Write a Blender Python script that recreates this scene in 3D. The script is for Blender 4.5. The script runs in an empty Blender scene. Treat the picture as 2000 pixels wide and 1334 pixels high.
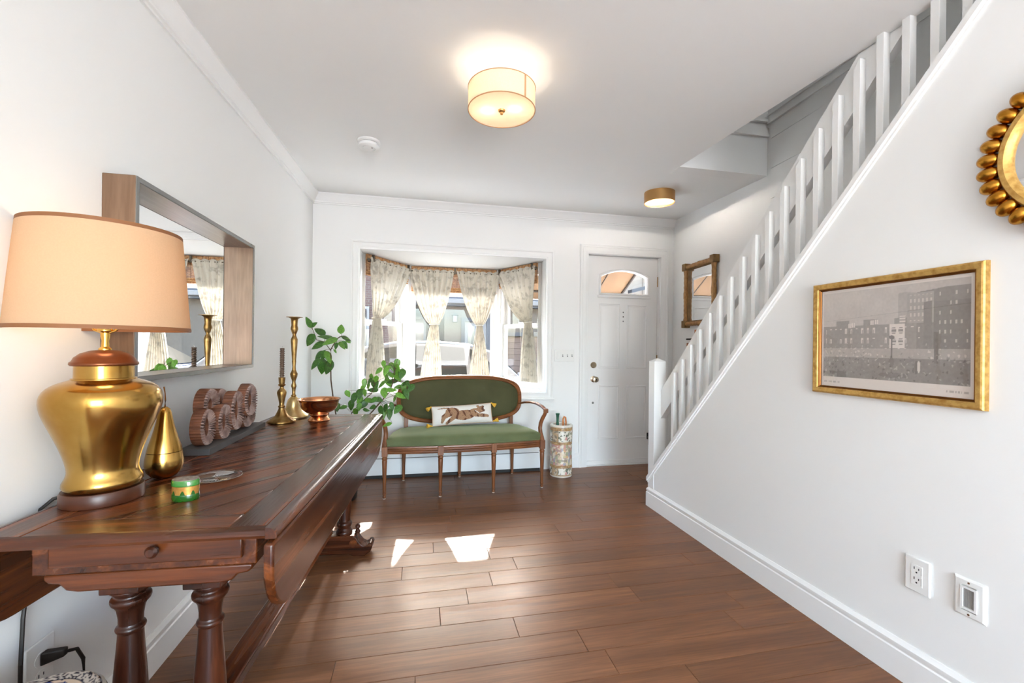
import bpy, bmesh, math, random
from mathutils import Vector, Matrix

random.seed(7)
SC = bpy.context.scene
COL = SC.collection
R = math.radians
PI = math.pi

# ------------------------------------------------------------------ camera
cam_d = bpy.data.cameras.new('camera')
cam = bpy.data.objects.new('camera', cam_d)
COL.objects.link(cam)
cam_d.sensor_width = 36.0
cam_d.lens = 844.83 / 2000 * 36.0
cam_d.shift_y = 9.8 / 2000
cam_d.clip_start = 0.02
cam_d.clip_end = 300
cam.matrix_world = (Matrix.Translation((0, 0, 1.14)) @ Matrix.Rotation(-0.205788, 4, 'Z')
                    @ Matrix.Rotation(PI / 2, 4, 'X') @ Matrix.Rotation(0.0108248, 4, 'Z'))
SC.camera = cam

# ------------------------------------------------------------------ sky, sun, fill lamps
SUN_DIR = Vector((-0.03, -1.0, -0.74)).normalized()      # direction the sunlight travels
world = bpy.data.worlds.new('sky')
SC.world = world
world.use_nodes = True
wn = world.node_tree.nodes
wl = world.node_tree.links
bg = wn['Background']
sky = wn.new('ShaderNodeTexSky')
sky.sky_type = 'NISHITA'
sky.sun_disc = False
sky.sun_elevation = R(36.5)
sky.sun_rotation = math.atan2(-SUN_DIR.x, -SUN_DIR.y)
sky.air_density = 1.0
sky.dust_density = 2.5
sky.ozone_density = 1.0
wl.new(sky.outputs[0], bg.inputs[0])
bg.inputs[1].default_value = 3.3

sun_d = bpy.data.lights.new('sun', 'SUN')
sun_d.energy = 18.0
sun_d.angle = R(0.53)
sun_d.color = (1.0, 0.95, 0.87)
sun = bpy.data.objects.new('sun', sun_d)
COL.objects.link(sun)
sun.rotation_euler = SUN_DIR.to_track_quat('-Z', 'Y').to_euler()


def area(name, loc, rot, sx, sy, power, color=(1, 1, 1)):
    d = bpy.data.lights.new(name, 'AREA')
    d.shape = 'RECTANGLE'
    d.size = sx
    d.size_y = sy
    d.energy = power
    d.color = color
    o = bpy.data.objects.new(name, d)
    COL.objects.link(o)
    o.location = loc
    o.rotation_euler = rot
    return o


# added fill lamps at the rear opening (behind the camera) and up the stairwell
area('rear_fill', (0.7, -3.25, 0.9), (R(156), 0, 0), 1.7, 1.4, 100, (1.0, 0.965, 0.93))
area('upstairs_fill', (2.0, -0.6, 4.3), (R(60), 0, 0), 0.6, 1.2, 10, (0.96, 0.98, 1.0))

vs = SC.view_settings
vs.view_transform = 'Standard'
vs.look = 'None'
vs.exposure = 0.56
vs.gamma = 1.0
vs.use_curve_mapping = False

# ------------------------------------------------------------------ helpers
def lin(c):
    c = c / 255.0
    return c / 12.92 if c <= 0.04045 else ((c + 0.055) / 1.055) ** 2.4


def S(r, g, b):
    return (lin(r), lin(g), lin(b), 1.0)


MATS = {}


def new_mat(name):
    m = bpy.data.materials.new(name)
    m.use_nodes = True
    MATS[name] = m
    nt = m.node_tree
    return m, nt.nodes, nt.links, nt.nodes['Principled BSDF']


def mat(name, col, rough=0.5, metal=0.0, spec=0.5, col2=None, nscale=20.0, stretch=(1, 1, 1), lo=0.35, hi=0.65,
        bump=0.0, bscale=None, detail=4.0, rnd=0.0, coat=0.0, sheen=0.0, rough2=None, distortion=0.0, trans=0.0):
    """principled paint / wood / metal with optional noise tint, relief and per-object variation"""
    m, N, L, P = new_mat(name)
    P.inputs['Base Color'].default_value = col
    P.inputs['Roughness'].default_value = rough
    P.inputs['Metallic'].default_value = metal
    P.inputs['Specular IOR Level'].default_value = spec
    P.inputs['Coat Weight'].default_value = coat
    P.inputs['Coat Roughness'].default_value = 0.12
    P.inputs['Sheen Weight'].default_value = sheen
    P.inputs['Sheen Tint'].default_value = (0.72, 0.8, 0.5, 1)
    need = col2 is not None or bump > 0
    if need:
        tc = N.new('ShaderNodeTexCoord')
        mp = N.new('ShaderNodeMapping')
        mp.inputs['Scale'].default_value = stretch
        L.new(tc.outputs['Object'], mp.inputs['Vector'])
        oi = N.new('ShaderNodeObjectInfo')
        cmb = N.new('ShaderNodeVectorMath')
        cmb.operation = 'SCALE'
        cmb.inputs[0].default_value = (17.3, 31.7, 23.1)
        L.new(oi.outputs['Random'], cmb.inputs['Scale'])
        L.new(cmb.outputs[0], mp.inputs['Location'])
        nz = N.new('ShaderNodeTexNoise')
        nz.inputs['Scale'].default_value = nscale
        nz.inputs['Detail'].default_value = detail
        nz.inputs['Distortion'].default_value = distortion
        L.new(mp.outputs[0], nz.inputs['Vector'])
        if col2 is not None:
            rp = N.new('ShaderNodeValToRGB')
            rp.color_ramp.elements[0].position = lo
            rp.color_ramp.elements[1].position = hi
            rp.color_ramp.elements[0].color = col
            rp.color_ramp.elements[1].color = col2
            L.new(nz.outputs['Fac'], rp.inputs[0])
            out = rp.outputs[0]
            if rnd > 0:
                hs = N.new('ShaderNodeHueSaturation')
                mr = N.new('ShaderNodeMapRange')
                mr.inputs['To Min'].default_value = 1 - rnd
                mr.inputs['To Max'].default_value = 1 + rnd
                L.new(oi.outputs['Random'], mr.inputs['Value'])
                L.new(mr.outputs[0], hs.inputs['Value'])
                L.new(out, hs.inputs['Color'])
                out = hs.outputs[0]
            L.new(out, P.inputs['Base Color'])
        if rough2 is not None:
            mr2 = N.new('ShaderNodeMapRange')
            mr2.inputs['From Min'].default_value = 0.3
            mr2.inputs['From Max'].default_value = 0.7
            mr2.inputs['To Min'].default_value = rough
            mr2.inputs['To Max'].default_value = rough2
            L.new(nz.outputs['Fac'], mr2.inputs['Value'])
            L.new(mr2.outputs[0], P.inputs['Roughness'])
        if bump > 0:
            src = nz
            if bscale is not None:
                src = N.new('ShaderNodeTexNoise')
                src.inputs['Scale'].default_value = bscale
                src.inputs['Detail'].default_value = 3
                L.new(mp.outputs[0], src.inputs['Vector'])
            bp = N.new('ShaderNodeBump')
            bp.inputs['Strength'].default_value = bump
            bp.inputs['Distance'].default_value = 0.004
            L.new(src.outputs['Fac'], bp.inputs['Height'])
            L.new(bp.outputs[0], P.inputs['Normal'])
    return m


def wood(name, dark, mid, light, along='X', rough=0.35, rnd=0.12, grain=1.0, spec=0.5, rough2=None, bump=0.06, coat=0.0, pore=0.72):
    """streaky plank wood: broad tone patches plus fine pores stretched along the grain"""
    m, N, L, P = new_mat(name)
    P.inputs['Roughness'].default_value = rough
    P.inputs['Specular IOR Level'].default_value = spec
    P.inputs['Coat Weight'].default_value = coat
    P.inputs['Coat Roughness'].default_value = 0.15
    tc = N.new('ShaderNodeTexCoord')
    oi = N.new('ShaderNodeObjectInfo')
    off = N.new('ShaderNodeVectorMath')
    off.operation = 'SCALE'
    off.inputs[0].default_value = (37.3, 51.7, 13.1)
    L.new(oi.outputs['Random'], off.inputs['Scale'])

    def nmap(s_al, s_ac):
        mp = N.new('ShaderNodeMapping')
        sc = [s_ac, s_ac, s_ac]
        sc['XYZ'.index(along)] = s_al
        mp.inputs['Scale'].default_value = sc
        L.new(tc.outputs['Object'], mp.inputs['Vector'])
        L.new(off.outputs[0], mp.inputs['Location'])
        return mp
    n1 = N.new('ShaderNodeTexNoise')
    n1.inputs['Scale'].default_value = 1.0
    n1.inputs['Detail'].default_value = 5
    n1.inputs['Distortion'].default_value = 0.5
    L.new(nmap(0.9 * grain, 19 * grain).outputs[0], n1.inputs['Vector'])
    n2 = N.new('ShaderNodeTexNoise')
    n2.inputs['Scale'].default_value = 1.0
    n2.inputs['Detail'].default_value = 3
    L.new(nmap(7 * grain, 170 * grain).outputs[0], n2.inputs['Vector'])
    rp = N.new('ShaderNodeValToRGB')
    e = rp.color_ramp.elements
    e[0].position = 0.3
    e[0].color = dark
    e[1].position = 0.72
    e[1].color = light
    em = rp.color_ramp.elements.new(0.5)
    em.color = mid
    L.new(n1.outputs['Fac'], rp.inputs[0])
    r2 = N.new('ShaderNodeMapRange')
    r2.inputs['From Min'].default_value = 0.35
    r2.inputs['From Max'].default_value = 0.62
    r2.inputs['To Min'].default_value = pore
    r2.inputs['To Max'].default_value = 1.08
    L.new(n2.outputs['Fac'], r2.inputs['Value'])
    mr = N.new('ShaderNodeMapRange')
    mr.inputs['To Min'].default_value = 1 - rnd
    mr.inputs['To Max'].default_value = 1 + rnd
    L.new(oi.outputs['Random'], mr.inputs['Value'])
    mu = N.new('ShaderNodeMath')
    mu.operation = 'MULTIPLY'
    L.new(r2.outputs[0], mu.inputs[0])
    L.new(mr.outputs[0], mu.inputs[1])
    hs = N.new('ShaderNodeHueSaturation')
    L.new(mu.outputs[0], hs.inputs['Value'])
    L.new(rp.outputs[0], hs.inputs['Color'])
    L.new(hs.outputs[0], P.inputs['Base Color'])
    if rough2 is not None:
        m2 = N.new('ShaderNodeMapRange')
        m2.inputs['From Min'].default_value = 0.35
        m2.inputs['From Max'].default_value = 0.65
        m2.inputs['To Min'].default_value = rough
        m2.inputs['To Max'].default_value = rough2
        L.new(n1.outputs['Fac'], m2.inputs['Value'])
        L.new(m2.outputs[0], P.inputs['Roughness'])
    bp = N.new('ShaderNodeBump')
    bp.inputs['Strength'].default_value = bump
    bp.inputs['Distance'].default_value = 0.003
    L.new(n2.outputs['Fac'], bp.inputs['Height'])
    L.new(bp.outputs[0], P.inputs['Normal'])
    return m


def sheer(name, col, col2, trans, nscale, rough=0.9, alpha=0.0, lo=0.4, hi=0.62):
    """thin cloth or lampshade: part of the light goes through"""
    m, N, L, P = new_mat(name)
    N.remove(P)
    out = N['Material Output']
    tc = N.new('ShaderNodeTexCoord')
    nz = N.new('ShaderNodeTexNoise')
    nz.inputs['Scale'].default_value = nscale
    nz.inputs['Detail'].default_value = 4
    L.new(tc.outputs['Object'], nz.inputs['Vector'])
    rp = N.new('ShaderNodeValToRGB')
    rp.color_ramp.elements[0].position = lo
    rp.color_ramp.elements[1].position = hi
    rp.color_ramp.elements[0].color = col
    rp.color_ramp.elements[1].color = col2
    L.new(nz.outputs['Fac'], rp.inputs[0])
    df = N.new('ShaderNodeBsdfDiffuse')
    tr = N.new('ShaderNodeBsdfTranslucent')
    L.new(rp.outputs[0], df.inputs['Color'])
    L.new(rp.outputs[0], tr.inputs['Color'])
    mx = N.new('ShaderNodeMixShader')
    mx.inputs[0].default_value = trans
    L.new(df.outputs[0], mx.inputs[1])
    L.new(tr.outputs[0], mx.inputs[2])
    last = mx
    if alpha > 0:
        tp = N.new('ShaderNodeBsdfTransparent')
        m3 = N.new('ShaderNodeMixShader')
        m3.inputs[0].default_value = alpha
        L.new(mx.outputs[0], m3.inputs[1])
        L.new(tp.outputs[0], m3.inputs[2])
        last = m3
    L.new(last.outputs[0], out.inputs['Surface'])
    return m


def glass(name, tint=(1, 1, 1, 1), refl=0.06, grough=0.0):
    """window pane: clear with a faint mirror reflection that grows at glancing angles"""
    m, N, L, P = new_mat(name)
    N.remove(P)
    out = N['Material Output']
    tp = N.new('ShaderNodeBsdfTransparent')
    tp.inputs[0].default_value = tint
    gl = N.new('ShaderNodeBsdfGlossy')
    gl.inputs['Roughness'].default_value = grough
    fr = N.new('ShaderNodeFresnel')
    fr.inputs['IOR'].default_value = 1.45
    mul = N.new('ShaderNodeMath')
    mul.operation = 'MULTIPLY'
    mul.inputs[1].default_value = refl / 0.034
    mul.use_clamp = True
    L.new(fr.outputs[0], mul.inputs[0])
    ge = N.new('ShaderNodeNewGeometry')
    inv = N.new('ShaderNodeMath')
    inv.operation = 'SUBTRACT'
    inv.inputs[0].default_value = 1.0
    L.new(ge.outputs['Backfacing'], inv.inputs[1])
    front = N.new('ShaderNodeMath')
    front.operation = 'MULTIPLY'
    L.new(mul.outputs[0], front.inputs[0])
    L.new(inv.outputs[0], front.inputs[1])
    mx = N.new('ShaderNodeMixShader')
    L.new(front.outputs[0], mx.inputs[0])
    L.new(tp.outputs[0], mx.inputs[1])
    L.new(gl.outputs[0], mx.inputs[2])
    L.new(mx.outputs[0], out.inputs['Surface'])
    return m


def emis(name, col, strength):
    m, N, L, P = new_mat(name)
    P.inputs['Base Color'].default_value = col
    P.inputs['Emission Color'].default_value = col
    P.inputs['Emission Strength'].default_value = strength
    return m


def painted(name, rough=0.5, spec=0.5, coat=0.0):
    """printed / painted decoration held in the mesh's colour attribute"""
    m, N, L, P = new_mat(name)
    at = N.new('ShaderNodeAttribute')
    at.attribute_name = 'Col'
    L.new(at.outputs['Color'], P.inputs['Base Color'])
    P.inputs['Roughness'].default_value = rough
    P.inputs['Specular IOR Level'].default_value = spec
    P.inputs['Coat Weight'].default_value = coat
    P.inputs['Coat Roughness'].default_value = 0.06
    return m


def brick_mat(name, c1, c2, mortar, scale=1.0, bw=0.22, bh=0.075, ms=0.012, rough=0.9):
    m, N, L, P = new_mat(name)
    tc = N.new('ShaderNodeTexCoord')
    sp = N.new('ShaderNodeSeparateXYZ')
    cb = N.new('ShaderNodeCombineXYZ')
    ad = N.new('ShaderNodeMath')
    L.new(tc.outputs['Object'], sp.inputs[0])
    L.new(sp.outputs['X'], ad.inputs[0])
    L.new(sp.outputs['Y'], ad.inputs[1])
    L.new(ad.outputs[0], cb.inputs[0])
    L.new(sp.outputs['Z'], cb.inputs[1])
    br = N.new('ShaderNodeTexBrick')
    br.inputs['Color1'].default_value = c1
    br.inputs['Color2'].default_value = c2
    br.inputs['Mortar'].default_value = mortar
    br.inputs['Scale'].default_value = scale
    br.inputs['Mortar Size'].default_value = ms
    br.inputs['Brick Width'].default_value = bw
    br.inputs['Row Height'].default_value = bh
    L.new(cb.outputs[0], br.inputs['Vector'])
    L.new(br.outputs[0], P.inputs['Base Color'])
    P.inputs['Roughness'].default_value = rough
    return m


# ---- materials
mat('wall_paint', S(241, 241, 239), 0.75, spec=0.25, bump=0.03, nscale=180)
mat('ceiling_paint', S(243, 243, 241), 0.85, spec=0.2)
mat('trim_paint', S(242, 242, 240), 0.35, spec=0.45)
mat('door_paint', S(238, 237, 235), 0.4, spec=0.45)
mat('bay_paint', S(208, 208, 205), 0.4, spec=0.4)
mat('plastic_white', S(238, 238, 235), 0.3)
mat('plastic_grey', S(120, 120, 118), 0.5)
mat('slot_black', S(25, 24, 24), 0.6)
wood('floor_oak', S(104, 64, 38), S(120, 77, 47), S(136, 90, 58), 'X', rough=0.32, rough2=0.42, rnd=0.13, spec=0.4, bump=0.04, pore=0.84)
mat('floor_base', S(40, 24, 15), 0.8)
wood('table_wood', S(36, 16, 8), S(80, 38, 16), S(134, 72, 32), 'Y', rough=0.2, rough2=0.3, rnd=0.2, grain=0.9, bump=0.15, coat=0.1, spec=0.4)
wood('table_wood_x', S(36, 16, 8), S(80, 38, 16), S(134, 72, 32), 'X', rough=0.24, rough2=0.33, rnd=0.15, grain=0.9, bump=0.15, coat=0.1, spec=0.4)
wood('table_wood_z', S(30, 13, 7), S(58, 26, 13), S(90, 45, 23), 'Z', rough=0.26, rough2=0.36, rnd=0.1, grain=1.0, bump=0.12, coat=0.1, spec=0.4)
wood('settee_wood', S(90, 48, 22), S(126, 74, 38), S(148, 92, 52), 'Z', rough=0.36, rnd=0.08, grain=1.4)
wood('settee_wood_x', S(90, 48, 22), S(126, 74, 38), S(148, 92, 52), 'X', rough=0.36, rnd=0.08, grain=1.4)
mat('velvet', S(88, 96, 62), 0.7, spec=0.3, col2=S(100, 108, 72), nscale=6, sheen=0.5)  # seat tone lighter than the back: sheen and sun put into the colour
mat('velvet_back', S(70, 69, 44), 0.75, spec=0.2, col2=S(80, 79, 52), nscale=5, sheen=0.15)
mat('black_cloth', S(30, 28, 26), 0.9)
mat('foot_glide', S(205, 200, 190), 0.5)
mat('brass_old', S(172, 130, 62), 0.14, 1.0, col2=S(200, 162, 92), nscale=9, rough2=0.25, bump=0.02, bscale=30)
mat('brass_bright', S(225, 178, 90), 0.2, 1.0)
mat('brass_antique', S(138, 104, 58), 0.36, 1.0, col2=S(170, 138, 86), nscale=40, rough2=0.45)
mat('brass_pale', S(200, 168, 108), 0.3, 1.0, col2=S(222, 200, 150), nscale=25, rough2=0.42)
mat('brass_brushed', S(190, 150, 98), 0.4, 1.0)
mat('copper', S(206, 140, 98), 0.15, 1.0, col2=S(225, 165, 122), nscale=12, rough2=0.25)
mat('copper_lid', S(118, 66, 40), 0.32, 0.8, col2=S(138, 82, 52), nscale=14)
mat('lamp_wood', S(66, 33, 18), 0.35, col2=S(90, 48, 28), nscale=5, stretch=(1, 1, 8))
mat('gold_leaf', S(172, 128, 58), 0.45, 0.5, col2=S(206, 166, 94), nscale=60, lo=0.3, hi=0.6, bump=0.1)
mat('gold_bead', S(176, 118, 36), 0.27, 1.0, col2=S(200, 146, 60), nscale=18)
mat('gold_dark', S(120, 74, 26), 0.4, 0.7)
mat('frame_bronze', S(116, 90, 70), 0.38, 0.3, col2=S(130, 103, 82), nscale=8, stretch=(14, 1, 14), bump=0.02)
mat('frame_bronze_x', S(112, 96, 84), 0.28, 0.45, col2=S(126, 110, 98), nscale=8, stretch=(1, 14, 14), bump=0.02)
mat('frame_inner', S(132, 132, 130), 0.25, 0.55)
mat('mirror_glass', (0.93, 0.94, 0.94, 1), 0.0, 1.0)
mat('rattan', S(140, 98, 52), 0.45, col2=S(172, 128, 74), nscale=30, stretch=(1, 1, 4))
mat('rattan_dark', S(112, 82, 42), 0.5, col2=S(138, 104, 58), nscale=20)
mat('key_wood', S(150, 84, 42), 0.5, col2=S(176, 104, 56), nscale=30)
mat('iron_black', S(32, 30, 29), 0.45, 0.6)
mat('rod_bronze', S(92, 84, 72), 0.4, 0.7)
mat('brass_hinge', S(176, 140, 92), 0.35, 1.0)
mat('nickel_warm', S(190, 172, 148), 0.25, 1.0)
mat('cord_black', S(34, 28, 24), 0.5)
sheer('curtain_cloth', S(164, 158, 146), S(196, 190, 176), 0.13, 20, alpha=0.02, lo=0.36, hi=0.5)
sheer('linen_shade', S(226, 198, 164), S(229, 201, 167), 0.5, 300)
sheer('linen_drum', S(240, 228, 208), S(246, 236, 218), 0.5, 400)
sheer('frosted_diffuser', S(248, 240, 226), S(250, 243, 231), 0.6, 10)
mat('shade_trim', S(132, 84, 48), 0.7)
mat('drum_trim', S(196, 150, 110), 0.7)
glass('window_glass', (0.97, 0.98, 0.98, 1), 0.035)
glass('picture_glass', (1, 1, 1, 1), 0.035)
glass('dish_glass', (0.9, 0.9, 0.88, 1), 0.14, 0.02)
mat('candle_wax', S(88, 68, 52), 0.45)
mat('ring_groove', S(52, 32, 26), 0.7)
mat('brush_grey', S(176, 174, 170), 0.8)
mat('ring_wood', S(92, 54, 36), 0.5, col2=S(126, 78, 54), nscale=12, stretch=(1, 1, 4))
mat('ring_face', S(110, 80, 70), 0.5, col2=S(160, 134, 124), nscale=24)
mat('plinth_grey', S(70, 68, 68), 0.55)
mat('green_glass', S(22, 84, 16), 0.08, spec=0.8, coat=0.6)
mat('green_glass_light', S(46, 116, 32), 0.08, spec=0.8, coat=0.6)
mat('box_gold', S(196, 140, 66), 0.35, 0.6, col2=S(214, 160, 84), nscale=120)
mat('box_lid', S(176, 168, 156), 0.35, 0.4, col2=S(120, 104, 90), nscale=120)
mat('leaf_green', S(46, 86, 28), 0.38, spec=0.45, col2=S(72, 118, 42), nscale=9, rnd=0.25)
mat('leaf_light', S(84, 134, 44), 0.38, spec=0.45, col2=S(112, 160, 62), nscale=9, rnd=0.2)
mat('stem_brown', S(86, 66, 46), 0.7)
mat('pot_dark', S(44, 40, 38), 0.4)
mat('soil', S(48, 36, 26), 0.95, bump=0.4, nscale=60)
mat('tassel_yellow', S(222, 168, 44), 0.8, col2=S(240, 192, 74), nscale=60)
mat('pillow_cloth', S(232, 228, 222), 0.9)
mat('pillow_edge', S(206, 172, 140), 0.9)
painted('pillow_print', 0.9, 0.2)
painted('porcelain_print', 0.16, 0.5, 0.5)
painted('art_print', 0.6, 0.3)
mat('porcelain', S(228, 222, 210), 0.16, coat=0.4)
mat('umbrella_green', S(42, 92, 70), 0.4)
mat('umbrella_tan', S(196, 122, 66), 0.6)
mat('umbrella_cloth', S(36, 36, 40), 0.9)
mat('bamboo_slat', S(150, 98, 56), 0.6, col2=S(206, 160, 108), nscale=16, stretch=(3, 3, 40), rnd=0.0)
mat('bamboo_thread', S(96, 66, 40), 0.8)
mat('heater_white', S(226, 227, 227), 0.45)
mat('bulb_off', S(250, 240, 220), 0.4)
emis('bulb_glow', (1.0, 0.84, 0.6, 1), 4.0)
# outside
mat('asphalt', S(132, 128, 124), 0.95, col2=S(146, 142, 136), nscale=30)
mat('pavement', S(192, 187, 178), 0.95, col2=S(204, 199, 190), nscale=20)
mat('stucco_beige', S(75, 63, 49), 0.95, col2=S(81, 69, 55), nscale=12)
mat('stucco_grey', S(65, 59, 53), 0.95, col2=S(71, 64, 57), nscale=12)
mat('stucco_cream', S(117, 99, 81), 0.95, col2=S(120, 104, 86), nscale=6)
mat('stone_rust', S(206, 160, 116), 0.95, col2=S(226, 190, 150), nscale=3)
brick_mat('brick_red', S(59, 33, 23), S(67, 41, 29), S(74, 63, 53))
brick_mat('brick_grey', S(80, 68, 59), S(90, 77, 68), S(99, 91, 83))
mat('slate', S(39, 38, 41), 0.8, col2=S(47, 47, 49), nscale=4, stretch=(1, 1, 6))
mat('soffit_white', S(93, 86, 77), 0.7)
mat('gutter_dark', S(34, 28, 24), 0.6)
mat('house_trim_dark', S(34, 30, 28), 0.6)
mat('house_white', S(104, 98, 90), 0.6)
mat('house_wood', S(73, 50, 32), 0.7, col2=S(83, 59, 41), nscale=4, stretch=(1, 1, 30))
mat('house_glass', S(37, 38, 39), 0.08, spec=0.8)
mat('awning_canvas', S(89, 66, 44), 0.9, col2=S(95, 73, 50), nscale=8)
mat('awning_dark', S(37, 26, 17), 0.8)
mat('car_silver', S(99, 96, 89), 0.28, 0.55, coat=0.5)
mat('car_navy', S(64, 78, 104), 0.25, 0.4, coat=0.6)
mat('car_glass', S(30, 30, 26), 0.1, spec=0.35)
mat('tail_red', S(214, 46, 34), 0.25, coat=0.4)
mat('tyre', S(28, 28, 28), 0.8)
mat('wheel_alloy', S(170, 170, 172), 0.3, 0.9)
mat('ceramic_white', S(226, 222, 214), 0.15, coat=0.4)
painted('stool_print', 0.15, 0.5, 0.5)


class MB:
    """collects boxes, lathes, tubes and sheets, then links them as ONE mesh object"""

    def __init__(self):
        self.v = []
        self.f = []
        self.c = None

    def add(self, vs, fs):
        n = len(self.v)
        self.v += [tuple(p) for p in vs]
        self.f += [tuple(i + n for i in f) for f in fs]
        return self

    def hexa(self, p):
        return self.add(p, [(0, 3, 2, 1), (4, 5, 6, 7), (0, 1, 5, 4), (1, 2, 6, 5), (2, 3, 7, 6), (3, 0, 4, 7)])

    def box(self, x0, y0, z0, x1, y1, z1):
        if x1 < x0: x0, x1 = x1, x0
        if y1 < y0: y0, y1 = y1, y0
        if z1 < z0: z0, z1 = z1, z0
        return self.hexa([(x0, y0, z0), (x1, y0, z0), (x1, y1, z0), (x0, y1, z0),
                          (x0, y0, z1), (x1, y0, z1), (x1, y1, z1), (x0, y1, z1)])

    def prism(self, poly, h0, h1, fn=None):
        """polygon (a,b) extruded from h0 to h1; fn(a,b,h)->xyz"""
        fn = fn or (lambda a, b, h: (a, b, h))
        n = len(poly)
        vs = [fn(a, b, h0) for a, b in poly] + [fn(a, b, h1) for a, b in poly]
        fs = [tuple(reversed(range(n))), tuple(range(n, 2 * n))]
        fs += [(i, (i + 1) % n, n + (i + 1) % n, n + i) for i in range(n)]
        return self.add(vs, fs)

    def lathe(self, prof, c=(0, 0, 0), seg=32, sx=1.0, sy=1.0, cap=True, mod=None):
        vs, fs = [], []
        n = len(prof)
        for r, z in prof:
            for k in range(seg):
                a = 2 * PI * k / seg
                rr = r * (mod(a, z) if mod else 1.0)
                vs.append((c[0] + rr * math.cos(a) * sx, c[1] + rr * math.sin(a) * sy, c[2] + z))
        for i in range(n - 1):
            for k in range(seg):
                k2 = (k + 1) % seg
                fs.append((i * seg + k, i * seg + k2, (i + 1) * seg + k2, (i + 1) * seg + k))
        if cap:
            if prof[0][0] > 1e-6: fs.append(tuple(reversed(range(seg))))
            if prof[-1][0] > 1e-6: fs.append(tuple((n - 1) * seg + k for k in range(seg)))
        return self.add(vs, fs)

    def tube(self, pts, r, seg=10, closed=False, flat=1.0, upv=(0, 0, 1)):
        pts = [Vector(p) for p in pts]
        n = len(pts)
        rs = r if isinstance(r, (list, tuple)) else [r] * n
        vs, fs = [], []
        u0 = Vector(upv)
        for i, p in enumerate(pts):
            if closed:
                d = pts[(i + 1) % n] - pts[i - 1]
            else:
                d = pts[min(i + 1, n - 1)] - pts[max(i - 1, 0)]
            d.normalize()
            s = d.cross(u0)
            if s.length < 1e-4: s = d.cross(Vector((1, 0, 0.3)))
            s.normalize()
            w = s.cross(d)
            for k in range(seg):
                a = 2 * PI * k / seg
                vs.append(p + s * (rs[i] * math.cos(a)) + w * (rs[i] * flat * math.sin(a)))
        m = n if closed else n - 1
        for i in range(m):
            j = (i + 1) % n
            for k in range(seg):
                k2 = (k + 1) % seg
                fs.append((i * seg + k, i * seg + k2, j * seg + k2, j * seg + k))
        if not closed:
            fs.append(tuple(reversed(range(seg))))
            fs.append(tuple((n - 1) * seg + k for k in range(seg)))
        return self.add(vs, fs)

    def ball(self, c, rx, ry=None, rz=None, seg=16, rings=9, M=None):
        ry = ry or rx
        rz = rz or rx
        vs, fs = [], []
        for i in range(rings + 1):
            t = PI * i / rings
            for k in range(seg):
                a = 2 * PI * k / seg
                p = Vector((rx * math.sin(t) * math.cos(a), ry * math.sin(t) * math.sin(a), rz * math.cos(t)))
                if M: p = M @ p
                vs.append(p + Vector(c))
        for i in range(rings):
            for k in range(seg):
                k2 = (k + 1) % seg
                fs.append((i * seg + k, (i + 1) * seg + k, (i + 1) * seg + k2, i * seg + k2))
        return self.add(vs, fs)

    def grid(self, fn, nu, nv, col=None, closed_u=False):
        vs, fs = [], []
        cs = []
        mu = nu if closed_u else nu + 1
        for j in range(nv + 1):
            for i in range(mu):
                vs.append(fn(i / nu, j / nv))
                if col: cs.append(col(i / nu, j / nv))
        for j in range(nv):
            for i in range(nu):
                i2 = (i + 1) % mu
                fs.append((j * mu + i, j * mu + i2, (j + 1) * mu + i2, (j + 1) * mu + i))
        if col:
            self.c = (self.c or []) + cs
        return self.add(vs, fs)

    def ringframe(self, w, h, prof, cx=0.0, cy=0.0):
        """mitred rectangular frame; prof = (inset, height) pairs from outside back round to inside"""
        vs, fs = [], []
        for i, hh in prof:
            a, b = w / 2 - i, h / 2 - i
            vs += [(cx - a, cy - b, hh), (cx + a, cy - b, hh), (cx + a, cy + b, hh), (cx - a, cy + b, hh)]
        n = len(prof)
        for i in range(n):
            j = (i + 1) % n
            for k in range(4):
                k2 = (k + 1) % 4
                fs.append((i * 4 + k, i * 4 + k2, j * 4 + k2, j * 4 + k))
        return self.add(vs, fs)

    def sweep(self, path, prof, closed=False):
        """profile (offset to the left-hand side of the path, z) carried along a plan path (x,y[,dz])"""
        n = len(path)
        vs, fs = [], []
        P = [Vector((p[0], p[1])) for p in path]
        dz = [p[2] if len(p) > 2 else 0.0 for p in path]
        for i in range(n):
            def nrm(a, b):
                d = (P[b] - P[a]).normalized()
                return Vector((-d.y, d.x))
            if closed:
                n1, n2 = nrm(i - 1, i), nrm(i, (i + 1) % n)
            else:
                n1 = nrm(max(i - 1, 0), max(i, 1))
                n2 = nrm(min(i, n - 2), min(i + 1, n - 1))
            m = (n1 + n2).normalized()
            k = 1.0 / max(0.3, m.dot(n1))
            for o, z in prof:
                q = P[i] + m * (o * k)
                vs.append((q.x, q.y, z + dz[i]))
        q = len(prof)
        mm = n if closed else n - 1
        for i in range(mm):
            j = (i + 1) % n
            for k in range(q):
                k2 = (k + 1) % q
                fs.append((i * q + k, j * q + k, j * q + k2, i * q + k2))
        if not closed:
            fs.append(tuple(range(q)))
            fs.append(tuple(reversed(range((n - 1) * q, n * q))))
        return self.add(vs, fs)

    def build(self, name, m, parent=None, bevel=0.0, world=False, sharp=35.0, bseg=2, loc=None):
        vs = self.v
        o_loc = None
        if world and parent is not None:
            inv = WM[parent.name].inverted()
            vs = [inv @ Vector(p) for p in vs]
        elif parent is None:
            xs = [p[0] for p in vs]
            ys = [p[1] for p in vs]
            zs = [p[2] for p in vs]
            o_loc = loc or ((min(xs) + max(xs)) / 2, (min(ys) + max(ys)) / 2, min(zs))
            vs = [(p[0] - o_loc[0], p[1] - o_loc[1], p[2] - o_loc[2]) for p in vs]
        me = bpy.data.meshes.new(name)
        me.from_pydata([tuple(p) for p in vs], [], self.f)
        bm = bmesh.new()
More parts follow.
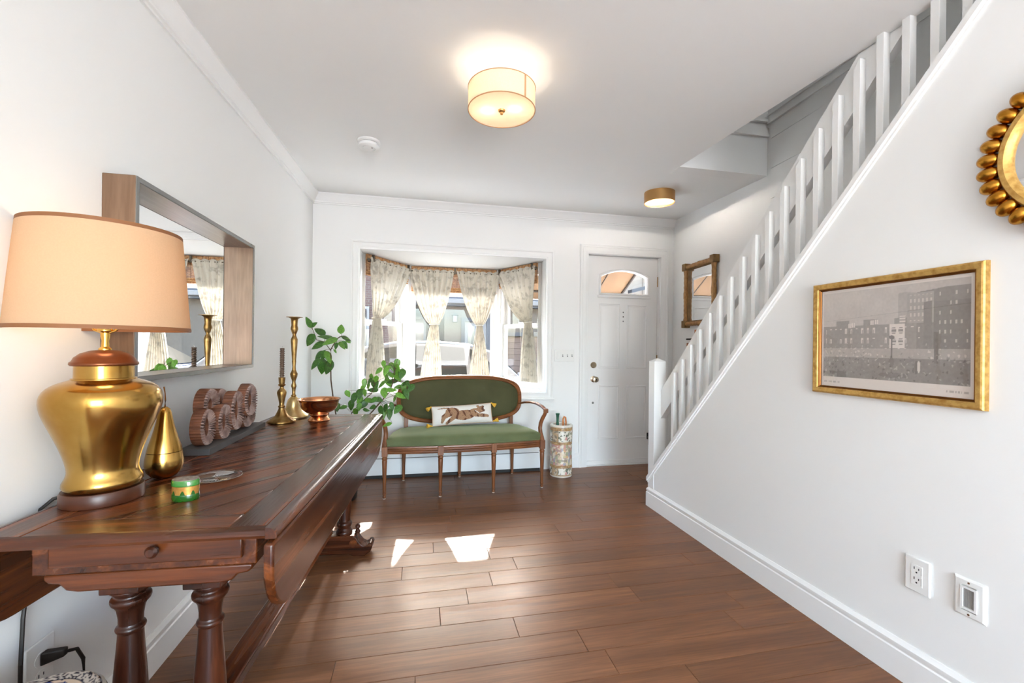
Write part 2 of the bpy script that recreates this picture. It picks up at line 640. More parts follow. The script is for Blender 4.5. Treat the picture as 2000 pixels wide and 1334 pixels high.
        bm.from_mesh(me)
        bmesh.ops.recalc_face_normals(bm, faces=bm.faces)
        bm.to_mesh(me)
        bm.free()
        me.polygons.foreach_set('use_smooth', [True] * len(me.polygons))
        me.set_sharp_from_angle(angle=R(sharp))
        if self.c:
            at = me.color_attributes.new('Col', 'FLOAT_COLOR', 'POINT')
            flat = []
            for c in self.c: flat += [c[0], c[1], c[2], 1.0]
            flat += [0.8, 0.8, 0.8, 1.0] * (len(me.vertices) - len(self.c))
            at.data.foreach_set('color', flat)
        me.materials.append(MATS[m] if isinstance(m, str) else m)
        o = bpy.data.objects.new(name, me)
        COL.objects.link(o)
        if parent is not None:
            o.parent = parent
            WM[o.name] = WM[parent.name].copy()
        else:
            o.location = o_loc
            WM[o.name] = Matrix.Translation(o_loc)
        if bevel > 0:
            b = o.modifiers.new('bevel', 'BEVEL')
            b.width = bevel
            b.segments = bseg
            b.limit_method = 'ANGLE'
            b.angle_limit = R(40)
        return o


WM = {}


def tag(o, label, cat=None, group=None, kind=None):
    o['label'] = label
    if cat: o['category'] = cat
    if group: o['group'] = group
    if kind: o['kind'] = kind
    return o


def thing(name, label, cat, loc=(0, 0, 0), rz=0.0, group=None, M=None, kind=None):
    o = bpy.data.objects.new(name, None)
    COL.objects.link(o)
    o.empty_display_size = 0.05
    if M is None:
        M = Matrix.Translation(loc) @ Matrix.Rotation(rz, 4, 'Z')
    o.matrix_world = M
    WM[o.name] = M.copy()
    return tag(o, label, cat, group, kind)


def struct(mb, name, m, label, bevel=0.0):
    o = mb.build(name, m, bevel=bevel)
    tag(o, label, kind='structure')
    return o


def copy_part(src, parent, loc=None):
    c = src.copy()
    COL.objects.link(c)
    c.parent = parent
    if loc is not None: c.location = loc
    return c


def frame_M(p, a, n):
    """matrix of a wall-hung thing: local x along the wall, y up, z out of the wall"""
    a = Vector(a).normalized()
    n = Vector(n).normalized()
    b = n.cross(a)
    M = Matrix.Identity(4)
    for i in range(3):
        M[i][0], M[i][1], M[i][2], M[i][3] = a[i], b[i], n[i], p[i]
    return M


def lamp_light(name, parent, loc, power, color, radius=0.02):
    d = bpy.data.lights.new(name, 'POINT')
    d.energy = power
    d.color = color
    d.shadow_soft_size = radius
    o = bpy.data.objects.new(name, d)
    COL.objects.link(o)
    o.parent = parent
    o.location = loc
    return o


# ------------------------------------------------------------------ room shell
YB = 3.895            # inner face of the window wall
XL = -0.905           # inner face of the left wall


def ceil_z(y):
    return 2.41 - 0.034 * (YB - y) if y > 1.2 else 2.41 - 0.034 * (YB - 1.2)


def xr(y):            # inner face of the right-hand (stairwell) wall
    return 2.45 - 0.055 * (YB - max(y, 0.6))


def xs(y):            # room face of the low stair wall
    return 1.622 + 0.0142 * (2.861 - y)


def cap_z(y):         # underside of the sloping cap on the stair wall
    return 0.21 + 1.065 * (2.839 - y)


YR = -3.3
# floor
fl = struct(MB().box(XL - 0.1, YR - 0.1, -0.16, 2.6, YB + 0.05, -0.0125), 'floor', 'floor_base',
            'dark subfloor under the brown oak floorboards')
bw = 0.127
y = YR
row = 0
while y < YB - 0.002:
    y1 = min(y + bw, YB)
    x = XL
    xe = 2.45 if (y > 2.86 or y < -0.6) else 1.66
    first = random.uniform(0.25, 1.3)
    while x < xe - 0.01:
        L_ = first if x == XL else random.uniform(0.55, 1.55)
        x1 = min(x + L_, xe)
        if xe - x1 < 0.18: x1 = xe
        mb = MB()
        g, ch, lx, ly = 0.0007, 0.0012, x1 - x, y1 - y
        top = [(g + ch, g + ch, 0), (lx - g - ch, g + ch, 0), (lx - g - ch, ly - g - ch, 0), (g + ch, ly - g - ch, 0)]
        mid_ = [(g, g, -ch), (lx - g, g, -ch), (lx - g, ly - g, -ch), (g, ly - g, -ch)]
        bot = [(p[0], p[1], -0.012) for p in mid_]
        mb.add(bot + mid_ + top, [(3, 2, 1, 0)] + [(a, (a + 1) % 4, 4 + (a + 1) % 4, 4 + a) for a in range(4)]
               + [(4 + a, 4 + (a + 1) % 4, 8 + (a + 1) % 4, 8 + a) for a in range(4)] + [(8, 9, 10, 11)])
        o = mb.build('floor_board', 'floor_oak', fl)
        fo = fl.location
        o.location = (x - fo[0], y - fo[1], 0 - fo[2])
        x = x1
    y = y1
    row += 1

# left wall
struct(MB().box(XL - 0.12, YR - 0.1, -0.02, XL, YB + 0.18, 2.6), 'wall_left', 'wall_paint', 'plain white wall on the left behind the console table')
# window wall with the bay and door openings
BX0, BX1, BZ0, BZ1 = -0.523, 1.128, 0.726, 1.962
DX0, DX1, DZ1 = 1.552, 2.302, 2.032
w = MB()
for x0, x1, z0, z1 in ((XL - 0.05, BX0 - 0.03, 0, 2.6), (BX0 - 0.03, BX1 + 0.03, 0, BZ0 - 0.055), (BX0 - 0.03, BX1 + 0.03, BZ1 + 0.055, 2.6), (BX1 + 0.03, DX0 - 0.0055, 0, 2.6),
                       (DX0 - 0.0055, DX1 + 0.0055, DZ1 + 0.0055, 2.6), (DX1 + 0.0055, 2.62, 0, 2.6)):
    w.box(x0, YB, z0 - (0.02 if z0 == 0 else 0), x1, YB + 0.17, z1)
struct(w, 'wall_back', 'wall_paint', 'white front wall with the bay window and entry door')
# rear wall with a wide opening added for the fill lamp (behind the camera)
w = MB()
for x0, x1, z0, z1 in ((XL - 0.05, -0.2, 0, 2.6), (-0.2, 1.6, 2.2, 2.6), (1.6, 2.6, 0, 2.6), (-0.2, 1.6, -0.02, 0.12)):
    w.box(x0, YR - 0.1, z0, x1, YR, z1)
struct(w, 'wall_rear', 'wall_paint', 'white rear wall with a wide opening')
# right wall of the stairwell
w = MB()
ys = [YR - 0.1, 0.6, YB + 0.1]
for a, b in zip(ys[:-1], ys[1:]):
    w.hexa([(xr(a), a, -0.02), (xr(a) + 0.12, a, -0.02), (xr(b) + 0.12, b, -0.02), (xr(b), b, -0.02),
            (xr(a), a, 5.0), (xr(a) + 0.12, a, 5.0), (xr(b) + 0.12, b, 5.0), (xr(b), b, 5.0)])
wr = struct(w, 'wall_right', 'wall_paint', 'white wall beside the stairs with shiplap boards above')
for z0, z1 in ((2.192, 2.398), (2.403, 2.608), (2.613, 2.716), (2.79, 2.995), (3.0, 3.205), (3.21, 3.415), (3.42, 3.625)):
    a, b = -0.4, 2.59
    MB().hexa([(xr(a) - 0.008, a, z0), (xr(a), a, z0), (xr(b), b, z0), (xr(b) - 0.008, b, z0),
               (xr(a) - 0.008, a, z1), (xr(a), a, z1), (xr(b), b, z1), (xr(b) - 0.008, b, z1)]).build('shiplap_board', 'wall_paint', wr, world=True, bevel=0.0015)
w = MB()
for d, z0, z1 in ((0.022, 2.72, 2.745), (0.014, 2.745, 2.775), (0.026, 2.775, 2.788)):
    a, b = -0.4, 2.61
    w.hexa([(xr(a) - d, a, z0), (xr(a), a, z0), (xr(b), b, z0), (xr(b) - d, b, z0),
            (xr(a) - d, a, z1), (xr(a), a, z1), (xr(b), b, z1), (xr(b) - d, b, z1)])
w.build('wall_moulding', 'trim_paint', wr, world=True)

# low stair wall (its top follows the sloping cap), solid to the ceiling nearer than the stairs' head
w = MB()
y_hi = 2.839 - (2.28 - 0.21) / 1.065
poly = [(2.861, -0.02), (2.861, cap_z(2.861) + 0.004)]
poly += [(y_hi, 2.28), (y_hi - 0.001, 2.315), (YR + 0.7, 2.315), (YR + 0.7, -0.02)]
w.prism(poly, 0.0, 0.10, lambda a, b, h: (xs(a) + h, a, b))
struct(w, 'wall_stair', 'wall_paint', 'white wall under the stairs holding the gold framed print')

# ceiling with the stairwell opening
XO, YO = 1.692, 2.633


def slab(mb, x0, x1, y0, y1):
    mb.hexa([(x0, y0, ceil_z(y0)), (x1, y0, ceil_z(y0)), (x1, y1, ceil_z(y1)), (x0, y1, ceil_z(y1)),
             (x0, y0, 2.62), (x1, y0, 2.62), (x1, y1, 2.62), (x0, y1, 2.62)])


w = MB()
slab(w, XL - 0.05, XO, YR - 0.1, 1.2)
slab(w, XL - 0.05, XO, 1.2, YO)
slab(w, XL - 0.05, 2.62, YO, YB + 0.05)
struct(w, 'ceiling', 'ceiling_paint', 'white ceiling with the stairwell opening')
# stairwell shaft above the ceiling
w = MB()
w.box(XO, YO - 0.004, ceil_z(YO) - 0.0, 2.6, YO + 0.1, 5.0)
sh = struct(w, 'wall_shaft', 'wall_paint', 'white end wall of the stairwell opening')
w = MB()
w.box(XO, YO - 0.022, 2.635, 2.42, YO, 2.655)
w.box(XO, YO - 0.014, 2.655, 2.42, YO, 2.70)
w.box(XO, YO - 0.03, 2.735, 2.42, YO, 2.752)
w.build('wall_moulding', 'trim_paint', sh, world=True)
w = MB()
w.box(XO - 0.1, YR + 0.6, 2.62, XO, YO + 0.1, 5.0)
w.box(XO - 0.1, YR + 0.6, 4.95, 2.6, YO + 0.1, 5.05)
w.box(XO - 0.1, -0.95, 2.2, 2.6, -0.85, 5.0)
struct(w, 'wall_upper', 'wall_paint', 'white walls of the upper stairwell')

# crown mouldings
CP = [(0.0, -0.088), (-0.010, -0.088), (-0.010, -0.078), (-0.018, -0.074), (-0.018, -0.066), (-0.024, -0.060),
      (-0.034, -0.036), (-0.048, -0.016), (-0.052, -0.012), (-0.052, 0.01), (0.0, 0.01)]
struct(MB().sweep([(XL, YR, ceil_z(YR)), (XL, 1.2, ceil_z(1.2)), (XL, YB, ceil_z(YB))], CP), 'trim_1', 'trim_paint',
       'white crown moulding along the left wall')
struct(MB().sweep([(XL, YB, ceil_z(YB)), (xr(YB), YB, ceil_z(YB))], CP), 'trim_2', 'trim_paint',
       'white crown moulding above the bay window')
# baseboards
BP = [(0, 0), (-0.016, 0), (-0.016, 0.098), (-0.012, 0.102), (-0.012, 0.106), (-0.014, 0.110), (-0.014, 0.122),
      (-0.006, 0.132), (-0.004, 0.136), (0, 0.136)]
struct(MB().sweep([(XL, YR), (XL, YB)], BP), 'baseboard_left', 'trim_paint', 'white baseboard along the left wall under the table')
struct(MB().sweep([(xs(2.861) + 0.10, 2.861), (xs(2.861), 2.861), (xs(YR + 0.7), YR + 0.7)], BP), 'baseboard_stair', 'trim_paint',
       'white baseboard along the stair wall')
struct(MB().sweep([(1.10, YB), (1.466, YB)], BP), 'baseboard_back', 'trim_paint', 'short white baseboard beside the door')

# ------------------------------------------------------------------ bay window
bay = thing('window_1', 'white bay window with three sections and bamboo shades', None, (0.3, YB, BZ0), kind='structure')
PL0, PL1, PR1, PR0 = Vector((-0.523, 4.065)), Vector((-0.150, 4.61)), Vector((0.815, 4.61)), Vector((1.128, 4.065))
# seat board and head board of the bay
out = [(-0.552, YB), (-0.552, 4.065), (-0.62, 4.13), (-0.20, 4.74), (0.865, 4.74), (1.225, 4.13), (1.157, 4.065), (1.157, YB)]
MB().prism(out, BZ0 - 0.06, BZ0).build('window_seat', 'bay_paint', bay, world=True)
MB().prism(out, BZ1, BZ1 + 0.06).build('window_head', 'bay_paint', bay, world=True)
# casing
cp = [(0.0, 0.0), (0.0, 0.020), (0.006, 0.024), (0.016, 0.024), (0.022, 0.017), (0.040, 0.015), (0.048, 0.019), (0.060, 0.019), (0.064, 0.013), (0.072, 0.011), (0.072, 0.0)]
bc = thing('trim_3', 'white stepped casing framing the bay window', None, M=frame_M((0.3025, YB, (BZ0 + BZ1) / 2), (1, 0, 0), (0, -1, 0)), kind='structure')
MB().ringframe(BX1 - BX0 + 0.15, BZ1 - BZ0 + 0.15, [(i, h) for i, h in cp]).build('casing', 'trim_paint', bc)
MB().box(-(BX1 - BX0) / 2 - 0.088, -(BZ1 - BZ0) / 2 - 0.078, 0, (BX1 - BX0) / 2 + 0.088, -(BZ1 - BZ0) / 2 - 0.064, 0.034).build('apron_ledge', 'trim_paint', bc, bevel=0.003)


def section(p, q, kind):
    """one bay window section between two plan points: local x along the wall, y up, z into the room"""
    d = (q - p)
    L_ = d.length
    a = Vector((d.x, d.y, 0)).normalized()
    n = Vector((a.y, -a.x, 0))
    M = frame_M((p.x, p.y, BZ0), a, n)
    Hh = BZ1 - BZ0

    def W(mb, name, m, **k):
        mb.v = [tuple(M @ Vector(v)) for v in mb.v]
        return mb.build(name, m, bay, world=True, **k)
    e = 0.045 if kind == 'fixed' else 0.035
    # frame
    f = MB()
    f.box(0, 0, -0.10, e, Hh, 0.0)
    f.box(L_ - e, 0, -0.10, L_, Hh, 0.0)
    f.box(e, 0, -0.10, L_ - e, 0.045, 0.0)
    f.box(e, Hh - 0.06, -0.10, L_ - e, Hh, 0.0)
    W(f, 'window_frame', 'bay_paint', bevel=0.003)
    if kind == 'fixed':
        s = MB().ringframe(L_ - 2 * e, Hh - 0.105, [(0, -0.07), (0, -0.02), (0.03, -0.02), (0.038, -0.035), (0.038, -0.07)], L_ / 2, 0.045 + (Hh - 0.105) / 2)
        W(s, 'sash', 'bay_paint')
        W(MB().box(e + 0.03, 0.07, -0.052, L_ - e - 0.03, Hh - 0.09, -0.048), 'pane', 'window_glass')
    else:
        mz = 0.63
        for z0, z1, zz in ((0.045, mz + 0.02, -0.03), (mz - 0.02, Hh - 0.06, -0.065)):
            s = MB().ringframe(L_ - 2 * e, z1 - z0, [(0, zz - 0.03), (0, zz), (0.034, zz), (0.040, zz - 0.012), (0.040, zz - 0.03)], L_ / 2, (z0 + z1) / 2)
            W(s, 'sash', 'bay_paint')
            W(MB().box(e + 0.034, z0 + 0.035, zz - 0.017, L_ - e - 0.034, z1 - 0.035, zz - 0.014), 'pane', 'window_glass')
        W(MB().box(L_ / 2 - 0.03, mz + 0.018, -0.045, L_ / 2 + 0.03, mz + 0.034, -0.02), 'sash_lock', 'bay_paint', bevel=0.004)
    return M, L_


ML, LL = section(PL0, PL1, 'hung')
MC, LC = section(PL1, PR1, 'fixed')
MR, LR = section(PR1, PR0, 'hung')
for p in (PL1, PR1):
    MB().lathe([(0.048, 0), (0.048, BZ1 - BZ0)], (p.x, p.y + 0.02, BZ0), 12).build('corner_post', 'bay_paint', bay, world=True)
for p, sx in ((PL0, 1), (PR0, -1)):
    MB().box(p.x - sx * 0.03, YB + 0.001, BZ0, p.x + sx * 0.0, 4.14, BZ1).build('jamb', 'bay_paint', bay, world=True, bevel=0.003)
# two round holes in the sill at the right
for dx in (0.0, 0.05):
    MB().lathe([(0.014, 0.0), (0.014, 0.0015)], (0.955 + dx, 4.0, BZ0), 16).build('sill_vent', 'plastic_grey', bay, world=True)


# ------------------------------------------------------------------ bamboo shades, rods and curtains in the bay
def shade(M, L_, x0, x1, drop, label):
    t = thing('bamboo_shade', label, 'blind', M=M @ Matrix.Translation((0, 0, 0)), group='bamboo shades in the bay')
    top = BZ1 - BZ0 - 0.004
    n = int(drop / 0.0085)
    s = MB()
    for i in range(n):
        z = top - 0.03 - i * 0.0085
        if z - 0.0035 < top - drop: break
        s.box(x0, z - 0.0034, 0.012 + 0.002 * (i % 2), x1, z + 0.0034, 0.018 + 0.002 * (i % 2))
    o = s.build('slats', 'bamboo_slat', t)
    o['kind'] = 'stuff'
    # stack of folds at the bottom and the valance at the top
    for k in range(3):
        MB().box(x0 - 0.002, top - drop + 0.018 * k, 0.016 + 0.004 * k, x1 + 0.002, top - drop + 0.018 * k + 0.013, 0.034 + 0.004 * k).build('fold', 'bamboo_slat', t, bevel=0.002)
    MB().box(x0 - 0.003, top - 0.05, 0.016, x1 + 0.003, top, 0.036).build('valance', 'bamboo_slat', t)
    th = MB()
    m = max(3, int((x1 - x0) / 0.05))
    for i in range(m + 1):
        x = x0 + (x1 - x0) * i / m
        th.box(x - 0.0012, top - drop, 0.018, x + 0.0012, top - 0.05, 0.0215)
        th.box(x - 0.0014, top - 0.05, 0.0362, x + 0.0014, top, 0.0375)
    th.build('threads', 'bamboo_thread', t)
    return t


shade(ML, LL, 0.02, LL - 0.04, 0.19, 'bamboo shade on the left angled bay window')
shade(MC, LC, 0.04, LC - 0.04, 0.26, 'wide bamboo shade on the centre bay window')
shade(MR, LR, 0.04, LR - 0.03, 0.20, 'bamboo shade on the right angled bay window')

RZ = 1.90 - BZ0       # rod height above the sill


def rod(M, x0, x1, label, brackets):
    t = thing('curtain_rod', label, 'rod', M=M, group='curtain rods in the bay')
    MB().tube([(x0, RZ, 0.075), (x1, RZ, 0.075)], 0.0065, 10).build('pole', 'rod_bronze', t)
    for x in (x0, x1):
        MB().ball((x, RZ, 0.075), 0.012, seg=10, rings=6).build('finial', 'rod_bronze', t)
    for x in brackets:
        b = MB()
        b.box(x - 0.008, RZ - 0.012, 0.0, x + 0.008, RZ + 0.045, 0.006)
        b.box(x - 0.006, RZ - 0.008, 0.0, x + 0.006, RZ + 0.0, 0.08)
        b.box(x - 0.008, RZ - 0.012, 0.066, x + 0.008, RZ + 0.05, 0.086)
        b.build('bracket', 'rod_bronze', t, bevel=0.001)
    return t


rod(ML, -0.015, LL - 0.06, 'curtain rod across the left angled bay window', (0.05, LL - 0.09))
rod(MC, 0.045, LC - 0.045, 'curtain rod across the centre bay window', (LC / 2,))
rod(MR, 0.06, LR + 0.01, 'curtain rod across the right angled bay window', (0.09, LR - 0.05))


def curtain(M, top, tie, bot, zt, zb, label, n=7, ph=0.0):
    """tied sheer panel: (left,right) extents at the rod, at the tie and at the hem (local x); heights above the sill"""
    t = thing('curtain', label, 'curtain', M=M, group='tied sheer curtains in the bay')
    ztop = RZ + 0.022

    def ease(s):
        return s * s * (3 - 2 * s)

    def ext(z):
        if z >= zt:
            s = (z - zt) / (ztop - zt)
            s2 = s ** 0.62
            return [tie[k] + (top[k] - tie[k]) * s2 for k in (0, 1)]
        s = (zt - z) / (zt - zb)
        s2 = 1 - (1 - s) ** 1.5
        return [tie[k] + (bot[k] - tie[k]) * (0.35 * s + 0.65 * s2) for k in (0, 1)]

    def fn(u, v):
        z = zb + (ztop - zb) * v
        a, b = ext(z)
        wdt = b - a
        flat = (top[1] - top[0])
        g = min(1.0, wdt / flat)
        am = 0.006 + 0.020 * (1 - g) * (0.4 + 0.6 * min(1, abs(z - zt) / 0.12))
        am *= 1.0 if z < RZ - 0.03 else 0.55
        ruff = 0.004 * math.sin(u * n * 2 * PI * 2.6 + 1.7) if z > RZ - 0.06 else 0.0
        x = a + wdt * (u + 0.01 * math.sin(u * 40 + z * 6))
        y = z + (0.006 * math.sin(u * n * 5.1 + ph) if v > 0.985 else 0)
        zz = 0.075 + am * math.sin(u * n * 2 * PI + ph + 0.6 * math.sin(z * 3)) + ruff
        if RZ - 0.02 < z < RZ + 0.02: zz += 0.008
        return (x, y, zz)
    MB().grid(fn, 84, 60).build('panel', 'curtain_cloth', t, sharp=180)
    cx = (tie[0] + tie[1]) / 2
    hw = (tie[1] - tie[0]) / 2 + 0.006
    pts = [(cx + hw * math.cos(a), zt + 0.010 * math.cos(a) * 0.4, 0.075 + 0.032 * math.sin(a)) for a in [2 * PI * k / 20 for k in range(20)]]
    MB().tube(pts, 0.007, 8, closed=True, upv=(0, 1, 0)).build('tie_band', 'curtain_cloth', t)
    return t


curtain(ML, (0.0, LL - 0.035), (0.06, 0.15), (-0.04, 0.225), 0.66, 0.075, 'sheer tied curtain at the far left of the bay', 8, 0.3)
curtain(MC, (0.0, 0.474), (0.232, 0.315), (0.13, 0.36), 0.635, 0.02, 'sheer tied curtain left of the centre bracket', 8, 1.1)
curtain(MC, (0.492, LC - 0.005), (0.715, 0.775), (0.63, 0.86), 0.635, 0.02, 'sheer tied curtain right of the centre bracket', 8, 2.0)
curtain(MR, (0.035, LR - 0.0), (0.495, 0.575), (0.43, 0.665), 0.65, 0.07, 'sheer tied curtain at the far right of the bay', 8, 0.9)

# ------------------------------------------------------------------ entry door
door = thing('door_1', 'white panelled entry door with arched window', None, M=frame_M(((DX0 + DX1) / 2, YB + 0.045, 0.0), (1, 0, 0), (0, -1, 0)), kind='structure')
DW = DX1 - DX0


def dx(x): return x - (DX0 + DX1) / 2


fx0, fx1, fz0, fz1, fzt = dx(1.70), dx(2.19), 1.672, 1.83, 1.893
narc = 14


def arch(i, grow=0.0):
    """closed outline of the fanlight: flat foot, upright sides, shallow arch"""
    pts = [(fx0 - grow, fz0 - grow), (fx1 + grow, fz0 - grow)]
    for k in range(narc + 1):
        s = k / narc
        x = fx1 + grow + (fx0 - fx1 - 2 * grow) * s
        u = 2 * s - 1
        pts.append((x, fz1 + (fzt - fz1) * (1 - u * u) + grow * 0.9))
    return pts


# slab around the fanlight: pieces joined in one mesh
d = MB()
hw = DW / 2 - 0.0016
d.box(-hw, 0.003, -0.04, hw, fz0, 0.0)
d.box(-hw, fz0, -0.04, fx0, 2.0295, 0.0)
d.box(fx1, fz0, -0.04, hw, 2.0295, 0.0)
ar = arch(0)
for k in range(2, 2 + narc):
    (xa, za), (xb, zb) = ar[k], ar[k + 1]
    d.hexa([(xb, zb, -0.04), (xa, za, -0.04), (xa, 2.0295, -0.04), (xb, 2.0295, -0.04), (xb, zb, 0), (xa, za, 0), (xa, 2.0295, 0), (xb, 2.0295, 0)])
d.build('slab', 'door_paint', door)
# fanlight moulding and glass
ga, gb = arch(0, -0.002), arch(0, 0.024)
m = MB()
n = len(ga)
vs = [(x, z, -0.02) for x, z in ga] + [(x, z, 0.010) for x, z in arch(0, 0.004)] + [(x, z, 0.013) for x, z in arch(0, 0.016)] + [(x, z, 0.0) for x, z in gb]
fs = []
for q in range(3):
    for k in range(n):
        k2 = (k + 1) % n
        fs.append((q * n + k, q * n + k2, (q + 1) * n + k2, (q + 1) * n + k))
m.add(vs, fs).build('fanlight_moulding', 'door_paint', door)
MB().box(fx0 - 0.035, fz0 - 0.045, 0, fx1 + 0.035, fz0 - 0.022, 0.014).build('fanlight_sill', 'door_paint', door, bevel=0.003)
MB().prism(arch(0, 0.001), -0.024, -0.018).build('pane', 'window_glass', door)
# four raised panels
for px0, px1, pz0, pz1 in ((1.682, 1.898, 0.935, 1.566), (1.972, 2.19, 0.935, 1.562), (1.682, 1.898, 0.248, 0.773), (1.972, 2.19, 0.248, 0.771)):
    w_, h_ = px1 - px0, pz1 - pz0
    p = MB().ringframe(w_, h_, [(0, 0), (0.006, 0.006), (0.014, 0.005), (0.022, -0.004), (0.03, -0.004), (0.034, -0.006), (0.0, -0.006)], dx((px0 + px1) / 2), (pz0 + pz1) / 2)
    cx_, cz_ = dx((px0 + px1) / 2), (pz0 + pz1) / 2
    a0, b0 = w_ / 2 - 0.032, h_ / 2 - 0.032
    a1, b1 = w_ / 2 - 0.058, h_ / 2 - 0.058
    v = [(cx_ + sx * a0, cz_ + sy * b0, 0.0005) for sx, sy in ((-1, -1), (1, -1), (1, 1), (-1, 1))]
    v += [(cx_ + sx * a1, cz_ + sy * b1, 0.008) for sx, sy in ((-1, -1), (1, -1), (1, 1), (-1, 1))]
    p.add(v, [(4, 5, 6, 7)] + [(k, (k + 1) % 4, 4 + (k + 1) % 4, 4 + k) for k in range(4)])
    p.build('panel', 'door_paint', door)
MB().box(-hw, 0.0065, 0, hw, 0.045, 0.016).build('bottom_rail', 'door_paint', door, bevel=0.003)


def disc_z(prof, cx, cz, seg=24):
    """turned piece whose axis points out of the wall (local z)"""
    return MB().lathe(prof, (cx, cz, 0), seg)


k = disc_z([(0.031, 0), (0.031, 0.006), (0.020, 0.010), (0.012, 0.014), (0.012, 0.034), (0.024, 0.042), (0.029, 0.056), (0.026, 0.068), (0.012, 0.072)], dx(1.632), 0.833)
o = k.build('knob', 'nickel_warm', door)
o['label'] = 'round brushed brass knob'
disc_z([(0.007, 0.072), (0.007, 0.0735)], dx(1.632), 0.833, 12).build('keyhole', 'slot_black', o)
disc_z([(0.030, 0), (0.030, 0.010), (0.022, 0.018), (0.0, 0.018)], dx(1.629), 0.969).build('deadbolt', 'nickel_warm', door)
disc_z([(0.011, 0), (0.010, 0.004), (0.0, 0.004)], dx(1.628), 0.603, 14).build('door_stud', 'plastic_grey', door)
for z in (1.487, 1.443, 1.399):
    disc_z([(0.007, 0), (0.006, 0.003), (0, 0.003)], dx(1.936), z, 10).build('peephole_dot', 'slot_black' if z == 1.443 else 'plastic_grey', door)
for z in (1.80, 1.02):
    h = MB()
    h.box(hw - 0.002, z - 0.05, -0.002, hw + 0.024, z + 0.05, 0.004)
    h.lathe([(0.006, 0), (0.006, 0.1)], (0, 0, 0), 8)
    nv = 2 * 8
    h.v[-nv:] = [(hw + 0.004 + p[0], z - 0.05 + p[2], 0.006 + p[1]) for p in h.v[-nv:]]
    h.build('hinge', 'brass_hinge', door)
# jamb, stop and casing
j = MB()
for x0, x1, z0, z1 in ((DX0 - 0.006, DX0, 0, DZ1), (DX1, DX1 + 0.006, 0, DZ1), (DX0 - 0.006, DX1 + 0.006, DZ1, DZ1 + 0.006)):
    j.box(dx(x0), z0, -0.11, dx(x1), z1, 0.045)
j.box(-hw - 0.004, -0.02, -0.12, hw + 0.004, 0.006, 0.03)
j.build('jamb', 'trim_paint', door)
dc = thing('trim_4', 'white casing around the entry door', None, M=frame_M(((DX0 + DX1) / 2, YB, 0.0), (1, 0, 0), (0, -1, 0)), kind='structure')
CPF = [(0.0, 0.0), (0.0, 0.012), (0.008, 0.015), (0.022, 0.015), (0.03, 0.019), (0.055, 0.019), (0.062, 0.024), (0.076, 0.024), (0.083, 0.018), (0.083, 0.0)]


def casing_side(sgn):
    b = MB()
    x0 = DW / 2 + 0.004
    vs, fs = [], []
    for i, h in CPF:
        vs += [(sgn * (x0 + i), 0.0, h), (sgn * (x0 + i), DZ1 + 0.004 + i, h)]
    q = len(CPF)
    for k in range(q):
        k2 = (k + 1) % q
        fs.append((2 * k, 2 * k + 1, 2 * k2 + 1, 2 * k2))
    fs.append(tuple(2 * k for k in range(q)))
    return b.add(vs, fs)


casing_side(-1).build('casing', 'trim_paint', dc)
casing_side(1).build('casing', 'trim_paint', dc)
vs, fs = [], []
x0 = DW / 2 + 0.004
for i, h in CPF:
    vs += [(-(x0 + i), DZ1 + 0.004 + i, h), ((x0 + i), DZ1 + 0.004 + i, h)]
for k in range(len(CPF)):
    k2 = (k + 1) % len(CPF)
    fs.append((2 * k, 2 * k + 1, 2 * k2 + 1, 2 * k2))
MB().add(vs, fs).build('casing', 'trim_paint', dc)

# ------------------------------------------------------------------ baseboard heater under the window
ht = thing('baseboard_heater', 'long white baseboard heater under the bay window', 'heater', (0.09, YB, 0))
hp = [(0, 0.03), (0, 0.225), (-0.022, 0.225), (-0.028, 0.215), (-0.055, 0.175), (-0.062, 0.165), (-0.062, 0.03)]
MB().sweep([(XL + 0.02, YB), (1.075, YB)], hp).build('cover', 'heater_white', ht, world=True)
MB().box(XL + 0.03, YB - 0.066, 0.168, 1.06, YB - 0.05, 0.173).build('damper', 'plastic_grey', ht, world=True)
MB().box(1.075, YB - 0.07, 0.0, 1.095, YB, 0.228).build('end_cap', 'heater_white', ht, world=True, bevel=0.003)
MB().box(XL + 0.02, YB - 0.05, 0.0, 1.075, YB, 0.028).build('gap_shade', 'slot_black', ht, world=True)  # black strip standing in for the shade in the gap under the cover

# ------------------------------------------------------------------ stairs and balustrade
st = thing('staircase', 'white closed staircase rising behind the stair wall', None, (2.0, 2.7, 0), kind='structure')
run, rise = 0.187, 0.199
for i in range(13):
    y1 = 2.80 - i * run
    z = rise * (i + 1)
    if z > 2.55: break
    a, b = y1 - run, y1
    MB().hexa([(xs(b) + 0.102, a, z - 0.03), (xr(a) - 0.002, a, z - 0.03), (xr(b + 0.02) - 0.002, b + 0.02, z - 0.03), (xs(b) + 0.102, b + 0.02, z - 0.03),
               (xs(b) + 0.102, a, z), (xr(a) - 0.002, a, z), (xr(b + 0.02) - 0.002, b + 0.02, z), (xs(b) + 0.102, b + 0.02, z)]).build('tread', 'floor_oak', st, world=True, bevel=0.004)
    MB().box(xs(b) + 0.102, b - 0.016, z - rise, xr(a) - 0.004, b, z - 0.03).build('riser', 'trim_paint', st, world=True)

rl = thing('stair_railing', 'white stair balustrade with square newel post', 'railing', (1.66, 2.83, 0))
